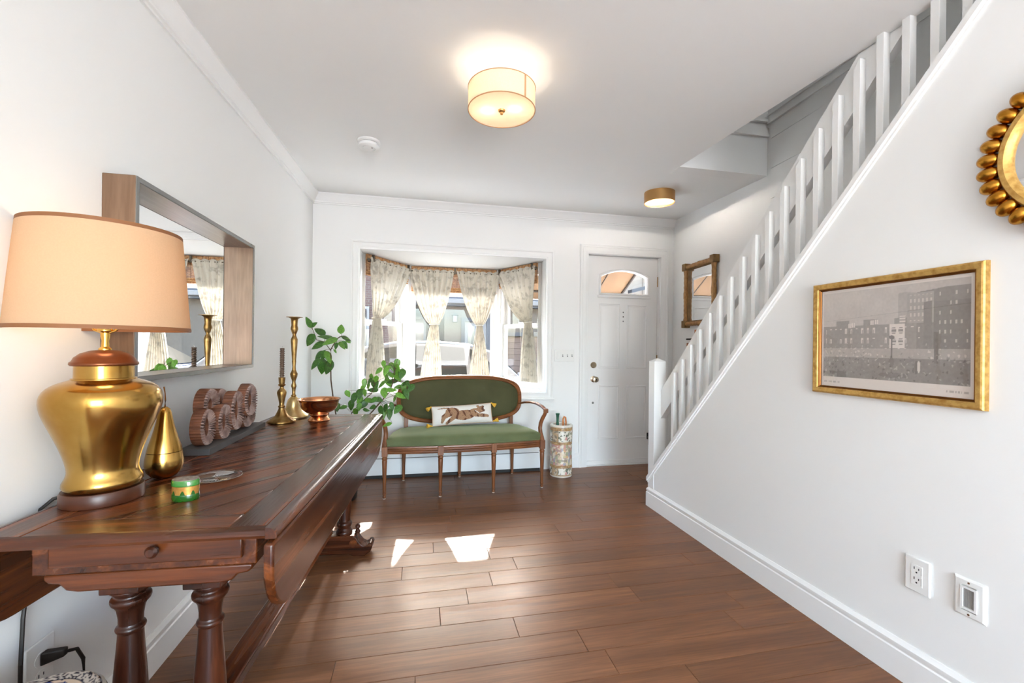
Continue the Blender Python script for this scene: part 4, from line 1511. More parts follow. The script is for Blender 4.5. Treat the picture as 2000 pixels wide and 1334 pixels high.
zb_ = T + 0.022
rings = [(1.775, zb_ + 0.066, 0.054, 0.066, 0.022, 0.034, 0.002), (1.846, zb_ + 0.138, 0.058, 0.062, 0.022, 0.026, -0.018), (1.895, zb_ + 0.066, 0.056, 0.068, 0.020, 0.034, 0.010), (1.990, zb_ + 0.096, 0.060, 0.080, 0.022, 0.044, 0.018),
         (2.098, zb_ + 0.124, 0.066, 0.068, 0.026, 0.034, 0.030), (2.135, zb_ + 0.062, 0.058, 0.062, 0.020, 0.026, 0.006), (2.208, zb_ + 0.128, 0.050, 0.060, 0.018, 0.022, -0.010), (2.236, zb_ + 0.060, 0.044, 0.060, 0.014, 0.022, -0.014),
         (1.950, zb_ + 0.140, 0.044, 0.050, 0.016, 0.020, -0.024)]
for (yc, zc, a, b, c_, d_, off) in rings:
    carved_ring(yc, zc, a, b, c_, d_, -0.800 + off, -0.757 + off).build('ring', 'ring_face', sc, world=True, sharp=20)
    o_ = sc.children[-1]
    o_.data.materials.append(MATS['ring_wood'])
    o_.data.materials.append(MATS['ring_groove'])
    for i_, p_ in enumerate(o_.data.polygons):
        if i_ % 6 in (0, 1, 5): p_.material_index = 1
        elif (i_ // 6) % 4 in (1, 2, 3) and i_ % 6 in (2, 3): p_.material_index = 2 if (i_ // 6) % 4 == 2 else 0

cs = thing('candlestick', 'short ornate brass candlestick with a twisted brown candle', 'candlestick', (-0.688, 2.372, T))
flt = lambda a, z: 1.0 + 0.025 * math.cos(a * 16)
prof = [(0.0, 0), (0.064, 0), (0.066, 0.005), (0.064, 0.010), (0.056, 0.014), (0.050, 0.020), (0.040, 0.026), (0.030, 0.034), (0.022, 0.050), (0.015, 0.066), (0.013, 0.074), (0.016, 0.078), (0.016, 0.082),
        (0.011, 0.086), (0.012, 0.100), (0.0155, 0.120), (0.020, 0.138), (0.0215, 0.150), (0.019, 0.160), (0.011, 0.170), (0.008, 0.176), (0.010, 0.182), (0.016, 0.186), (0.0165, 0.191), (0.012, 0.194), (0.0135, 0.200), (0.0150, 0.222), (0.0155, 0.226), (0.010, 0.227)]
MB().lathe(prof, seg=48, mod=flt).build('stick', 'brass_antique', cs, sharp=60)
cv, cf = [], []
nz_, ns_ = 90, 20
for i in range(nz_ + 1):
    z = 0.222 + 0.152 * i / nz_
    for k in range(ns_):
        a = 2 * PI * k / ns_
        r = 0.0098 + 0.0016 * math.sin(2 * a + i * 0.95)
        cv.append((r * math.cos(a), r * math.sin(a), z))
for i in range(nz_):
    for k in range(ns_):
        k2 = (k + 1) % ns_
        cf.append((i * ns_ + k, i * ns_ + k2, (i + 1) * ns_ + k2, (i + 1) * ns_ + k))
cf.append(tuple(nz_ * ns_ + k for k in range(ns_)))
MB().add(cv, cf).build('candle', 'candle_wax', cs, sharp=60)
MB().tube([(0, 0, 0.372), (0.0005, 0, 0.384)], 0.0008, 6).build('wick', 'foot_glide', cs)

ct = thing('candlestick', 'tall slender brass candlestick without a candle', 'candlestick', (-0.676, 2.535, T))
k_ = 0.985
prof = [(0.0, 0), (0.073, 0), (0.075, 0.006), (0.072, 0.012), (0.062, 0.018), (0.060, 0.022), (0.050, 0.032), (0.040, 0.050), (0.036, 0.064), (0.034, 0.078), (0.027, 0.096), (0.017, 0.108), (0.011, 0.112)]
MB().lathe(prof, seg=48).build('foot', 'brass_pale', ct, sharp=60)
prof = [(0.010, 0.110), (0.013, 0.114), (0.013, 0.118), (0.0085, 0.122), (0.0085, 0.140), (0.0105, 0.158), (0.0135, 0.166), (0.0125, 0.174), (0.009, 0.184), (0.0085, 0.192), (0.0115, 0.204), (0.0165, 0.218), (0.0185, 0.230), (0.0185, 0.236),
        (0.014, 0.244), (0.0095, 0.256), (0.0085, 0.275), (0.0105, 0.300), (0.0105, 0.304), (0.0095, 0.307), (0.0105, 0.312), (0.0135, 0.36), (0.0165, 0.408), (0.0172, 0.420), (0.0155, 0.424), (0.0095, 0.440), (0.0085, 0.446), (0.013, 0.458), (0.0185, 0.474),
        (0.0185, 0.482), (0.0150, 0.496), (0.0165, 0.520), (0.0185, 0.532), (0.030, 0.5385), (0.041, 0.5395), (0.041, 0.5415), (0.012, 0.5415)]
MB().lathe(prof, seg=40, mod=lambda a, z: 1.0 + (0.035 * math.cos(a * 14) if 0.315 < z < 0.41 else 0)).build('shaft', 'brass_antique', ct, sharp=55)

bl = thing('copper_bowl', 'copper footed bowl at the far end of the table', 'bowl', (-0.518, 2.405, T))
MB().lathe([(0.0, 0), (0.052, 0), (0.054, 0.004), (0.050, 0.010), (0.040, 0.022), (0.036, 0.028)], seg=48).build('foot', 'copper', bl, sharp=60)
MB().tube([(0.043 * math.cos(2 * PI * k / 96), 0.043 * math.sin(2 * PI * k / 96), 0.033) for k in range(96)], [0.0062 if k % 2 else 0.0054 for k in range(96)], 8, closed=True).build('rope_ring', 'copper', bl)
MB().lathe([(0.036, 0.034), (0.050, 0.040), (0.070, 0.050), (0.084, 0.064), (0.092, 0.080), (0.0945, 0.096), (0.0985, 0.106), (0.104, 0.110), (0.1045, 0.1125), (0.100, 0.1125), (0.094, 0.107), (0.091, 0.096), (0.087, 0.080), (0.079, 0.066), (0.064, 0.054), (0.04, 0.046), (0, 0.044)], seg=64, cap=False).build('bowl', 'copper', bl, sharp=60)

# ------------------------------------------------------------------ wall mirror on the left wall
MY0, MY1, MZ0, MZ1, MD = 1.458, 2.372, 1.022, 1.628, 0.085
mr_ = thing('wall_mirror', 'large landscape mirror in a deep bronze frame above the table', 'mirror', M=frame_M((XL, (MY0 + MY1) / 2, (MZ0 + MZ1) / 2), (0, 1, 0), (1, 0, 0)))
hw_, hh_ = (MY1 - MY0) / 2, (MZ1 - MZ0) / 2
tk = 0.016
for mm_, b in (('frame_bronze', (-hw_, -hh_, -hw_ + tk, hh_)), ('frame_bronze', (hw_ - tk, -hh_, hw_, hh_)), ('frame_bronze_x', (-hw_ + tk, hh_ - tk, hw_ - tk, hh_)), ('frame_bronze_x', (-hw_ + tk, -hh_, hw_ - tk, -hh_ + tk))):
    MB().box(b[0], b[1], 0.0, b[2], b[3], MD).build('frame_board', mm_, mr_, bevel=0.0025)
MB().ringframe(2 * hw_ - 0.002, 2 * hh_ - 0.002, [(0, MD - 0.001), (0, MD + 0.0015), (0.014, MD + 0.0015), (0.016, MD - 0.001)]).build('front_edge', 'frame_inner', mr_)
MB().box(-hw_ + tk, -hh_ + tk, 0.012, hw_ - tk, hh_ - tk, 0.020).build('mirror_pane', 'mirror_glass', mr_)

# ------------------------------------------------------------------ settee
se = thing('settee', 'green velvet settee with oval back and carved oak frame', 'settee', (0.352, 3.354, 0), R(2.5))


def seat_outline(g=0.0, n=20):
    pts = []
    fw_, bw_ = 0.622 + g, 0.520 + g
    for i in range(n + 1):
        x = -fw_ + 2 * fw_ * i / n
        pts.append((x, -0.052 * (1 - (x / fw_) ** 2) - g))
    pts += [(fw_ - 0.01, 0.10), (fw_ - 0.035, 0.25), (bw_ + 0.02, 0.40 + g * 0.5), (bw_ - 0.02, 0.435 + g)]
    pts += [(-bw_ + 0.02, 0.435 + g), (-bw_ - 0.02, 0.40 + g * 0.5), (-fw_ + 0.035, 0.25), (-fw_ + 0.01, 0.10)]
    return pts


# path is counter-clockwise, so positive offsets (left side) lie inside
rp = [(0.045, 0.330), (0.002, 0.330), (0.0, 0.334), (0.003, 0.338), (-0.003, 0.342), (-0.003, 0.350), (0.002, 0.353), (-0.002, 0.357), (-0.002, 0.366), (0.002, 0.369), (-0.001, 0.373), (0.001, 0.384), (0.008, 0.388), (0.045, 0.388)]
MB().sweep(seat_outline(-0.002), rp, closed=True).build('seat_rail', 'settee_wood_x', se, sharp=30)
so = seat_outline(-0.01)
nso = len(so)
cxs, cys = 0.0, 0.19
vs, fs = [], []
for t_, z_ in ((1.0, 0.382), (1.004, 0.395), (0.998, 0.412), (0.982, 0.430), (0.95, 0.445), (0.88, 0.456), (0.75, 0.463), (0.5, 0.468), (0.25, 0.470)):
    for (x, y) in so:
        vs.append((cxs + (x - cxs) * (1 - (1 - t_) * 0.7 if t_ > 0.9 else t_ + 0.0), cys + (y - cys) * t_, z_))
for i in range(8):
    for k in range(nso):
        k2 = (k + 1) % nso
        fs.append((i * nso + k, i * nso + k2, (i + 1) * nso + k2, (i + 1) * nso + k))
fs.append(tuple(8 * nso + k for k in range(nso)))
fs.append(tuple(reversed(range(nso))))
o = MB().add(vs, fs).build('seat_cushion', 'velvet', se, sharp=70)
pp_ = [(p[0], p[1], 0.3895) for p in seat_outline(-0.006)]
MB().tube(pp_, 0.004, 6, closed=True).build('welt', 'velvet', o)
MB().prism(seat_outline(-0.05), 0.320, 0.331).build('dust_cover', 'black_cloth', se)


def oval(t_, a, b, e=3.1):
    c_, s_ = math.cos(t_), math.sin(t_)
    return (a * math.copysign(abs(c_) ** (2 / e), c_), b * math.copysign(abs(s_) ** (2 / e), s_))


BA, BB, BZ = 0.545, 0.2075, 0.6795
lean = 0.16


def bk(x, z, d):
    """point of the back: x along, z above the oval's centre, d towards the sitter"""
    return (0.008 + x, 0.405 + lean * (z + BB) * 0.55 - d, BZ + z)


no = 72
pr_sec = [(0.0, 0.0), (0.004, 0.014), (0.014, 0.020), (0.022, 0.016), (0.030, 0.018), (0.036, 0.010), (0.036, -0.016), (0.004, -0.018)]
vs, fs = [], []
for k in range(no):
    t_ = 2 * PI * k / no
    for ins, d_ in pr_sec:
        x, z = oval(t_, BA - ins, BB - ins)
        vs.append(bk(x, z, d_))
q = len(pr_sec)
for k in range(no):
    k2 = (k + 1) % no
    for j in range(q):
        j2 = (j + 1) % q
        fs.append((k * q + j, k2 * q + j, k2 * q + j2, k * q + j2))
MB().add(vs, fs).build('back_frame', 'settee_wood_x', se, sharp=28)
vs, fs = [], []
lv = [(1.0, 0.004), (0.985, 0.014), (0.95, 0.021), (0.85, 0.028), (0.65, 0.033), (0.35, 0.035)]
for f_, d_ in lv:
    for k in range(no):
        x, z = oval(2 * PI * k / no, (BA - 0.034) - (1 - f_) * 0.45, (BB - 0.034) * (f_ * 0.85 + 0.15 if f_ > 0.9 else f_))
        vs.append(bk(x, z, d_))
for i in range(len(lv) - 1):
    for k in range(no):
        k2 = (k + 1) % no
        fs.append((i * no + k, i * no + k2, (i + 1) * no + k2, (i + 1) * no + k))
fs.append(tuple((len(lv) - 1) * no + k for k in range(no)))
for k in range(no):
    x, z = oval(2 * PI * k / no, BA - 0.03, BB - 0.03)
    vs.append(bk(x, z, -0.015))
fs.append(tuple(reversed([len(lv) * no + k for k in range(no)])))
MB().add(vs, fs).build('back_cushion', 'velvet_back', se, sharp=60)
for sx in (-1, 1):
    x = sx * 0.455
    MB().hexa([(x - 0.016, 0.40, 0.33), (x + 0.016, 0.40, 0.33), (x + 0.016, 0.432, 0.33), (x - 0.016, 0.432, 0.33),
               (x - 0.016, 0.408, 0.60), (x + 0.016, 0.408, 0.60), (x + 0.016, 0.436, 0.60), (x - 0.016, 0.436, 0.60)]).build('back_post', 'settee_wood', se, bevel=0.003)

leg_p = [(0.009, 0.004), (0.012, 0.010), (0.0125, 0.018), (0.010, 0.026), (0.0145, 0.032), (0.0145, 0.037), (0.0115, 0.040), (0.0135, 0.11), (0.0165, 0.20), (0.0185, 0.252), (0.0165, 0.258), (0.0205, 0.264), (0.0205, 0.272), (0.016, 0.278), (0.018, 0.286)]
leg_m = MB().lathe(leg_p, seg=28, mod=lambda a, z: 1.0 - (0.055 * (0.5 + 0.5 * math.cos(a * 9)) if 0.045 < z < 0.25 else 0))
leg_m.v = [(p[0], p[1], 0.004 + (p[2] - 0.004) * 1.115) for p in leg_m.v]
leg_m.box(-0.021, -0.021, 0.316, 0.021, 0.021, 0.386)
src = None
spots = [(-0.613, 0.002), (-0.205, -0.036), (0.205, -0.036), (0.613, 0.002), (-0.472, 0.425), (0.0, 0.425), (0.472, 0.425)]
for (x, y) in spots:
    if src is None:
        src = leg_m.build('leg', 'settee_wood', se, bevel=0.0015)
        gl_src = MB().lathe([(0.010, 0.0), (0.011, 0.001), (0.011, 0.005), (0.0, 0.005)], seg=14).build('foot_glide', 'foot_glide', src)
        src.location = (x, y, 0)
    else:
        c_ = copy_part(src, se, (x, y, 0))
        copy_part(gl_src, c_)


def arm(sx):
    # padless open arm: sweeps forward from the oval, then the post curls down to the seat corner
    P_ = [(0.525, 0.400, 0.632), (0.556, 0.335, 0.650), (0.590, 0.25, 0.661), (0.618, 0.16, 0.659), (0.636, 0.08, 0.645), (0.642, 0.03, 0.630), (0.643, 0.008, 0.622)]
    a_ = MB().tube([(sx * x, y, z) for x, y, z in P_], [0.012, 0.0135, 0.015, 0.016, 0.0165, 0.016, 0.014], 12, flat=0.72)
    a_.build('arm', 'settee_wood', se)
    MB().box(sx * 0.643 - 0.017, -0.012, 0.604, sx * 0.643 + 0.017, 0.022, 0.638).build('arm_scroll', 'settee_wood', se, bevel=0.004)
    Q_ = [(0.643, 0.006, 0.615), (0.636, 0.012, 0.590), (0.622, 0.026, 0.555), (0.611, 0.038, 0.515), (0.607, 0.042, 0.475), (0.609, 0.034, 0.435), (0.613, 0.020, 0.405), (0.615, 0.006, 0.375), (0.615, 0.002, 0.345)]
    MB().tube([(sx * x, y, z) for x, y, z in Q_], [0.0145, 0.015, 0.0155, 0.016, 0.0165, 0.018, 0.0195, 0.021, 0.021], 12, upv=(0, 1, 0)).build('arm_post', 'settee_wood', se)


arm(-1)
arm(1)

# ------------------------------------------------------------------ lumbar pillow with a leaping striped cat
C_ = lambda r, g, b: (lin(r), lin(g), lin(b))
from mathutils import noise as mn


def ell(x, y, cx, cy, rx, ry, a=0.0):
    ca, sa = math.cos(a), math.sin(a)
    u, v = (x - cx) * ca + (y - cy) * sa, -(x - cx) * sa + (y - cy) * ca
    return (u / rx) ** 2 + (v / ry) ** 2 <= 1


def seg_d(x, y, pts, r0, r1):
    """inside a tapered polyline limb"""
    n = len(pts) - 1
    for i in range(n):
        (ax, ay), (bx_, by_) = pts[i], pts[i + 1]
        dx_, dy_ = bx_ - ax, by_ - ay
        t_ = max(0, min(1, ((x - ax) * dx_ + (y - ay) * dy_) / (dx_ * dx_ + dy_ * dy_)))
        rr_ = r0 + (r1 - r0) * (i + t_) / n
        if (x - ax - t_ * dx_) ** 2 + (y - ay - t_ * dy_) ** 2 < rr_ * rr_: return True
    return False


def pillow_col(u, v):
    x, y = u * 3.1, v
    w_ = C_(226, 222, 216)
    cat = (ell(x, y, 1.02, 0.63, 0.36, 0.24) or ell(x, y, 1.62, 0.42, 0.58, 0.27, 0.02) or ell(x, y, 2.16, 0.52, 0.36, 0.22, 0.2) or ell(x, y, 2.48, 0.66, 0.20, 0.18)
           or seg_d(x, y, [(0.86, 0.55), (0.56, 0.38), (0.48, 0.14)], 0.17, 0.07) or seg_d(x, y, [(1.2, 0.42), (0.92, 0.22), (0.72, 0.07)], 0.13, 0.07)
           or seg_d(x, y, [(2.2, 0.40), (2.55, 0.34), (2.86, 0.30)], 0.12, 0.07) or seg_d(x, y, [(0.92, 0.82), (0.6, 0.86), (0.30, 0.82)], 0.04, 0.02)
           or ell(x, y, 2.36, 0.86, 0.07, 0.06) or ell(x, y, 2.62, 0.80, 0.08, 0.07) or ell(x, y, 2.64, 0.60, 0.09, 0.08))
    if not cat: return w_
    c_ = C_(162, 126, 98)
    st1 = math.sin(x * 17 + 1.5 * math.sin(y * 5 + x * 2) + 2.0 * mn.noise(Vector((x * 2, y * 3, 0))))
    if st1 > 0.55 and mn.noise(Vector((x * 9, y * 5, 3))) > -0.25: c_ = C_(100, 64, 48)
    if mn.noise(Vector((x * 22, y * 22, 9))) > 0.38: c_ = C_(128, 92, 70)
    if 2.40 < x < 2.72 and mn.noise(Vector((x * 26, y * 26, 5))) > 0.22: c_ = C_(96, 70, 60)
    if seg_d(x, y, [(2.22, 0.62), (2.4, 0.46), (2.6, 0.44)], 0.018, 0.014): c_ = w_
    return c_


PM = (Matrix.Translation((0.352, 3.354, 0)) @ Matrix.Rotation(R(2.5), 4, 'Z') @ Matrix.Translation((0.002, 0.300, 0.563))
      @ Matrix.Rotation(R(2.6), 4, 'Y').inverted() @ Matrix.Rotation(R(-20), 4, 'X') @ Matrix.Rotation(R(90), 4, 'X'))
pw = thing('lumbar_pillow', 'white lumbar pillow with a leaping tiger and yellow tassels', 'pillow', M=PM)
pwid, phei = 0.505, 0.163


def puff(u, v):
    a, b = abs(2 * u - 1), abs(2 * v - 1)
    return 0.044 * math.sqrt(max(0, (1 - a ** 5) * (1 - b ** 2.6)))


def pxy(u, v):
    a, b = 2 * u - 1, 2 * v - 1
    return (pwid * (u - 0.5) * (1 - 0.018 * (1 - b * b)), phei * (v - 0.5) * (1 - 0.07 * (1 - a * a)))


MB().grid(lambda u, v: (*pxy(u, v), puff(u, v)), 150, 52, pillow_col).build('front', 'pillow_print', pw, sharp=180)
MB().grid(lambda u, v: (*pxy(u, v), -puff(u, v)), 40, 16).build('back', 'pillow_cloth', pw, sharp=180)
ed = [pxy(u, 0) + (0,) for u in [i / 20 for i in range(20)]] + [pxy(1, v) + (0,) for v in [i / 8 for i in range(8)]] + [pxy(1 - u, 1) + (0,) for u in [i / 20 for i in range(20)]] + [pxy(0, 1 - v) + (0,) for v in [i / 8 for i in range(8)]]
MB().tube(ed, 0.0035, 6, closed=True, upv=(0, 0, 1)).build('piping', 'pillow_edge', pw)
for sx, sy, ang_ in ((-1, 1, 215), (-1, -1, 178), (1, 1, -40), (1, -1, 12)):
    tm = MB().lathe([(0.0, 0.0), (0.004, 0.0), (0.007, -0.004), (0.007, -0.010), (0.0045, -0.013), (0.010, -0.020), (0.016, -0.036), (0.019, -0.046), (0.014, -0.048), (0, -0.045)], seg=18,
                    mod=lambda a, z: 1 + (0.10 * math.sin(a * 9) if z < -0.015 else 0))
    a = R(ang_)
    d3 = Vector((math.cos(a), math.sin(a), 0.25)).normalized()
    rot = Vector((0, 0, -1)).rotation_difference(d3).to_matrix()
    bx_, by_ = pxy(0 if sx < 0 else 1, 0 if sy < 0 else 1)
    lift = 0.018 if sy < 0 else 0.008
    tm.v = [tuple(Vector((bx_, by_, lift)) + rot @ Vector(p)) for p in tm.v]
    tm.build('tassel', 'tassel_yellow', pw, sharp=50)

# ------------------------------------------------------------------ porcelain umbrella stand
us = thing('umbrella_stand', 'painted porcelain umbrella stand beside the settee', 'umbrella stand', (1.228, 3.690, 0))
USR, USH = 0.099, 0.452


def stand_col(u, v):
    z = v * USH
    a = u * 2 * PI
    base = C_(222, 212, 194)
    tan = C_(196, 168, 136)
    n1 = mn.noise(Vector((math.cos(a) * 3.2, math.sin(a) * 3.2, z * 28)))
    n2 = mn.noise(Vector((math.cos(a) * 5.5 + 9, math.sin(a) * 5.5, z * 46)))
    n3 = mn.noise(Vector((math.cos(a) * 4 + 3, math.sin(a) * 4 + 7, z * 34)))
    if v > 0.965 or v < 0.03: return C_(226, 218, 204)
    for zb1 in (0.088, 0.100, 0.290, 0.302, 0.412, 0.424, 0.014):
        if abs(z - zb1) < 0.0042: return C_(160, 118, 76) if n2 > 0 else C_(190, 150, 92)
    if 0.094 <= z <= 0.296 or z > 0.424 or z < 0.02: pass
    fl_ = 0.104 <= z <= 0.286
    if fl_:
        # busy figure scene: garden with robes, roofs and terraces
        col_ = C_(226, 206, 178)
        k = int((u * 22) % 1 * 1000)
        bu, bz = int(u * 26), int(z / 0.032)
        h = mn.noise(Vector((bu * 1.7, bz * 2.3, 4.0)))
        if h > 0.32: col_ = C_(196, 92, 108)
        elif h > 0.18: col_ = C_(222, 150, 70)
        elif h > 0.08: col_ = C_(112, 140, 96)
        elif h > -0.02: col_ = C_(206, 196, 128)
        elif h < -0.32: col_ = C_(108, 124, 168)
        elif h < -0.22: col_ = C_(190, 74, 48)
        if n2 > 0.34: col_ = C_(86, 70, 58)
        elif n1 > 0.22: col_ = C_(232, 224, 206)
        elif n3 > 0.30: col_ = C_(156, 96, 116)
        bs_ = C_(222, 206, 182)
        return tuple(0.55 * c_ + 0.45 * b_ for c_, b_ in zip(col_, bs_))
    # flower reserves in a diapered ground
    seg_ = (u * 3 + 0.18) % 1
    lowz, hiz = (0.024, 0.084) if z < 0.094 else (0.308, 0.408)
    if 0.14 < seg_ < 0.86 and lowz + 0.004 < z < hiz - 0.004:
        if seg_ < 0.16 or seg_ > 0.84: return C_(150, 130, 104)
        pk = (seg_ - 0.5) * 0.42, (z - (lowz + hiz) / 2)
        if pk[0] ** 2 * 0.5 + (pk[1] + 0.018) ** 2 < 0.00022 and n2 > -0.2: return C_(214, 158, 150)
        if n2 > 0.24 and abs(pk[1]) < 0.044: return C_(112, 118, 104)
        if n3 > 0.34: return C_(150, 150, 128)
        if n1 > 0.42: return C_(146, 124, 118)
        return C_(232, 226, 212)
    return tan if (n2 + n1) > 0.05 else (C_(150, 136, 118) if n3 > 0 else C_(206, 190, 166))


prf = [(USR - 0.004, 0.0), (USR, 0.010), (USR, 0.43), (USR + 0.0015, 0.44), (USR - 0.001, USH)]


def prad(z):
    return USR + 0.002 * math.cos(z / USH * 2 * PI) - (0.004 * max(0, (0.010 - z) / 0.010)) - 0.004 * max(0, (z - 0.446) / 0.006)


MB().grid(lambda u, v: (prad(v * USH) * math.cos(u * 2 * PI), prad(v * USH) * math.sin(u * 2 * PI), v * USH), 220, 110, stand_col, closed_u=True).build('barrel', 'porcelain_print', us, sharp=180)
MB().lathe([(USR - 0.002, USH - 0.001), (USR - 0.008, USH + 0.003), (USR - 0.022, USH + 0.002), (USR - 0.026, USH - 0.004), (USR - 0.026, 0.03), (0.0, 0.028)], seg=64, cap=False).build('rim', 'porcelain', us)
MB().lathe([(USR - 0.027, 0.30), (0.0, 0.29)], seg=40, cap=False).build('well_shade', 'slot_black', us)  # black disc painted in for the shade inside the stand
um = thing('umbrella', 'furled umbrella with a green handle in the stand', 'umbrella', (1.205, 3.685, 0.031))
MB().lathe([(0.0, 0.0), (0.004, 0.0), (0.010, 0.02), (0.018, 0.12), (0.020, 0.30), (0.012, 0.40), (0.0, 0.40)], seg=18).build('furled_cloth', 'umbrella_cloth', um)
gh = [(0.011, 0.36), (0.012, 0.40), (0.0135, 0.42), (0.0115, 0.45), (0.0125, 0.48), (0.0145, 0.500), (0.018, 0.512), (0.019, 0.517), (0.016, 0.521), (0.0, 0.523)]
MB().lathe(gh, (-0.014, 0.0, 0), 18).build('handle', 'umbrella_green', um)
ub = thing('umbrella', 'furled umbrella with a tan strap handle in the stand', 'umbrella', (1.262, 3.70, 0.031))
MB().lathe([(0.0, 0.0), (0.004, 0.0), (0.010, 0.02), (0.016, 0.12), (0.018, 0.30), (0.012, 0.38), (0.0, 0.38)], seg=18).build('furled_cloth', 'umbrella_cloth', ub)
sv = [(-0.012, 0, 0.36), (-0.015, 0, 0.43), (-0.014, 0, 0.466), (-0.004, 0, 0.486), (0.008, 0, 0.478), (0.012, 0, 0.44), (0.012, 0, 0.36)]
MB().tube(sv, [0.008] * 7, 8, flat=0.35, upv=(0, 1, 0)).build('strap', 'umbrella_tan', ub)

# ------------------------------------------------------------------ gold framed print on the stair wall
PY0, PY1, PZ0, PZ1 = 0.966, 1.535, 0.963, 1.412
fp = thing('framed_print', 'gold framed sepia city print on the stair wall', 'picture', M=stair_M((PY0 + PY1) / 2, (PZ0 + PZ1) / 2))
pw_, ph_ = PY1 - PY0, PZ1 - PZ0
MB().ringframe(pw_, ph_, [(0.0, 0.0), (0.0, 0.010), (0.001, 0.018), (0.004, 0.022), (0.008, 0.024), (0.022, 0.020), (0.0235, 0.017), (0.0235, 0.008), (0.022, 0.004)]).build('frame', 'gold_leaf', fp, sharp=25)
MB().ringframe(pw_ - 0.045, ph_ - 0.045, [(0.0, 0.004), (0.0, 0.014), (0.003, 0.014), (0.0045, 0.011), (0.007, 0.012), (0.0085, 0.009), (0.0085, 0.003)]).build('inner_slip', 'gold_dark', fp, sharp=25)
iw, ih = pw_ - 0.055, ph_ - 0.055


def rect(x, y, x0, x1, y0, y1): return x0 <= x <= x1 and y0 <= y <= y1


def print_col(u, v):
    paper = (226, 216, 208)
    x0, x1, y0, y1 = 0.022, 0.970, 0.105, 0.965
    if not rect(u, v, x0, x1, y0, y1):
        if 0.045 < v < 0.062 and (0.03 < u < 0.16 or 0.85 < u < 0.965) and math.sin(u * 420) + math.sin(u * 173) > -0.2: return C_(188, 178, 170)
        return C_(*paper)
    x, y = (u - x0) / (x1 - x0), (v - y0) / (y1 - y0)
    n = mn.noise(Vector((x * 10, y * 6, 0))) * 9 + mn.noise(Vector((x * 60, y * 34, 2))) * 9
    g = 196 - 22 * x - 20 * max(0, 0.8 - y)
    # hills and terrace of tall blocks at the right
    ridge = 0.90 + 0.05 * math.sin(x * 13) - 0.18 * abs(x - 0.78)
    if x > 0.58 and y < ridge: g = 160
    # row of brick houses
    top = 0.60 + (0.06 if int(x * 9) % 2 else 0.0) + (0.16 if x > 0.82 else 0)
    if 0.34 < y < top and x < 0.72: g = 132
    if 0.34 < y < 0.93 - 0.15 * max(0, 0.86 - x) and x >= 0.70: g = 116
    if rect(x, y, 0.64, 0.80, 0.60, 0.90): g = 150
    if rect(x, y, 0.80, 1.0, 0.34, 0.80) : g = 104
    # windows
    if 0.34 < y < 0.58 and 0.02 < x < 0.72:
        fx, fy = (x * 23) % 1, ((y - 0.36) * 9.0) % 1
        if 0.3 < fx < 0.66 and 0.34 < fy < 0.86 and mn.noise(Vector((int(x * 23) * 1.3, int(y * 9) * 2.1, 7))) > -0.08:
            g = 214 if not (0.4 < fx < 0.56 and fy < 0.7) else 150
    if rect(x, y, 0.65, 0.80, 0.62, 0.88):
        fx, fy = (x * 40) % 1, (y * 14) % 1
        if 0.25 < fx < 0.7 and 0.3 < fy < 0.8: g = 196
    if rect(x, y, 0.82, 0.99, 0.40, 0.90):
        fx, fy = (x * 34) % 1, (y * 11) % 1
        if 0.3 < fx < 0.62 and 0.35 < fy < 0.75 and mn.noise(Vector((int(x * 34), int(y * 11), 1.5))) > 0.0: g = 188
    for wx, wy in ((0.225, 0.60), (0.255, 0.605), (0.40, 0.625), (0.43, 0.63)):
        if rect(x, y, wx - 0.012, wx + 0.012, wy - 0.025, wy + 0.025): g = 224 if abs(x - wx) > 0.002 else 150
    # the white house in the middle
    if rect(x, y, 0.525, 0.625, 0.345, 0.60): g = 222
    for wx in (0.552, 0.600):
        for wy in (0.53, 0.415):
            if ell(x, y, wx, wy, 0.016, 0.042) and int((y - wy) * 90) % 2 == 0: g = 122
    if rect(x, y, 0.59, 0.63, 0.61, 0.68): g = 214 if int(y * 70) % 2 else 150
    # street bands
    if 0.24 < y <= 0.34: g = 172 - 20 * x
    if y <= 0.24: g = 128 - 22 * x + 10 * mn.noise(Vector((x * 30, y * 30, 4)))
    if y < 0.075 and x < 0.2 and mn.noise(Vector((x * 16, y * 20, 8))) > -0.1: g = 92
    # lamp standard, trees, chains, people
    if rect(x, y, 0.533, 0.545, 0.08, 0.46) or ell(x, y, 0.539, 0.20, 0.018, 0.05) or ell(x, y, 0.539, 0.46, 0.02, 0.02): g = 96
    if rect(x, y, 0.80, 0.83, 0.20, 0.5) and x > 0.80 + 0.02 * (0.5 - y): g = 88
    if x > 0.74 and x < 0.79 and y > 0.34 and y < 0.80 + 0.2 * (x - 0.74): g = 108
    if ell(x, y, 0.55, 0.06, 0.10, 0.03): g = 92
    if y < 0.40 and mn.noise(Vector((x * 60, y * 34, 11))) + 0.35 * mn.noise(Vector((x * 9, y * 6, 31))) > 0.46: g = min(g + 46, 205)
    if y < 0.30 and mn.noise(Vector((x * 55, y * 30, 23))) > 0.44: g = g - 34
    if ell(x, y, 0.70, 0.15, 0.012, 0.07): g = 84
    if ell(x, y, 0.715, 0.16, 0.010, 0.06): g = 214
    if abs(y - (0.66 + 0.10 * x)) < 0.003: g -= 24
    g = max(60, min(232, g + n)) * 0.66 + 76  # tones lifted: reflection haze of the glazing put into the print colour
    return C_(g, g * 0.955, g * 0.92)


MB().grid(lambda u, v: (iw * (u - 0.5), ih * (v - 0.5), 0.005), 300, 230, print_col).build('print', 'art_print', fp)
MB().box(-iw / 2, -ih / 2, 0.0075, iw / 2, ih / 2, 0.009).build('glazing', 'picture_glass', fp)

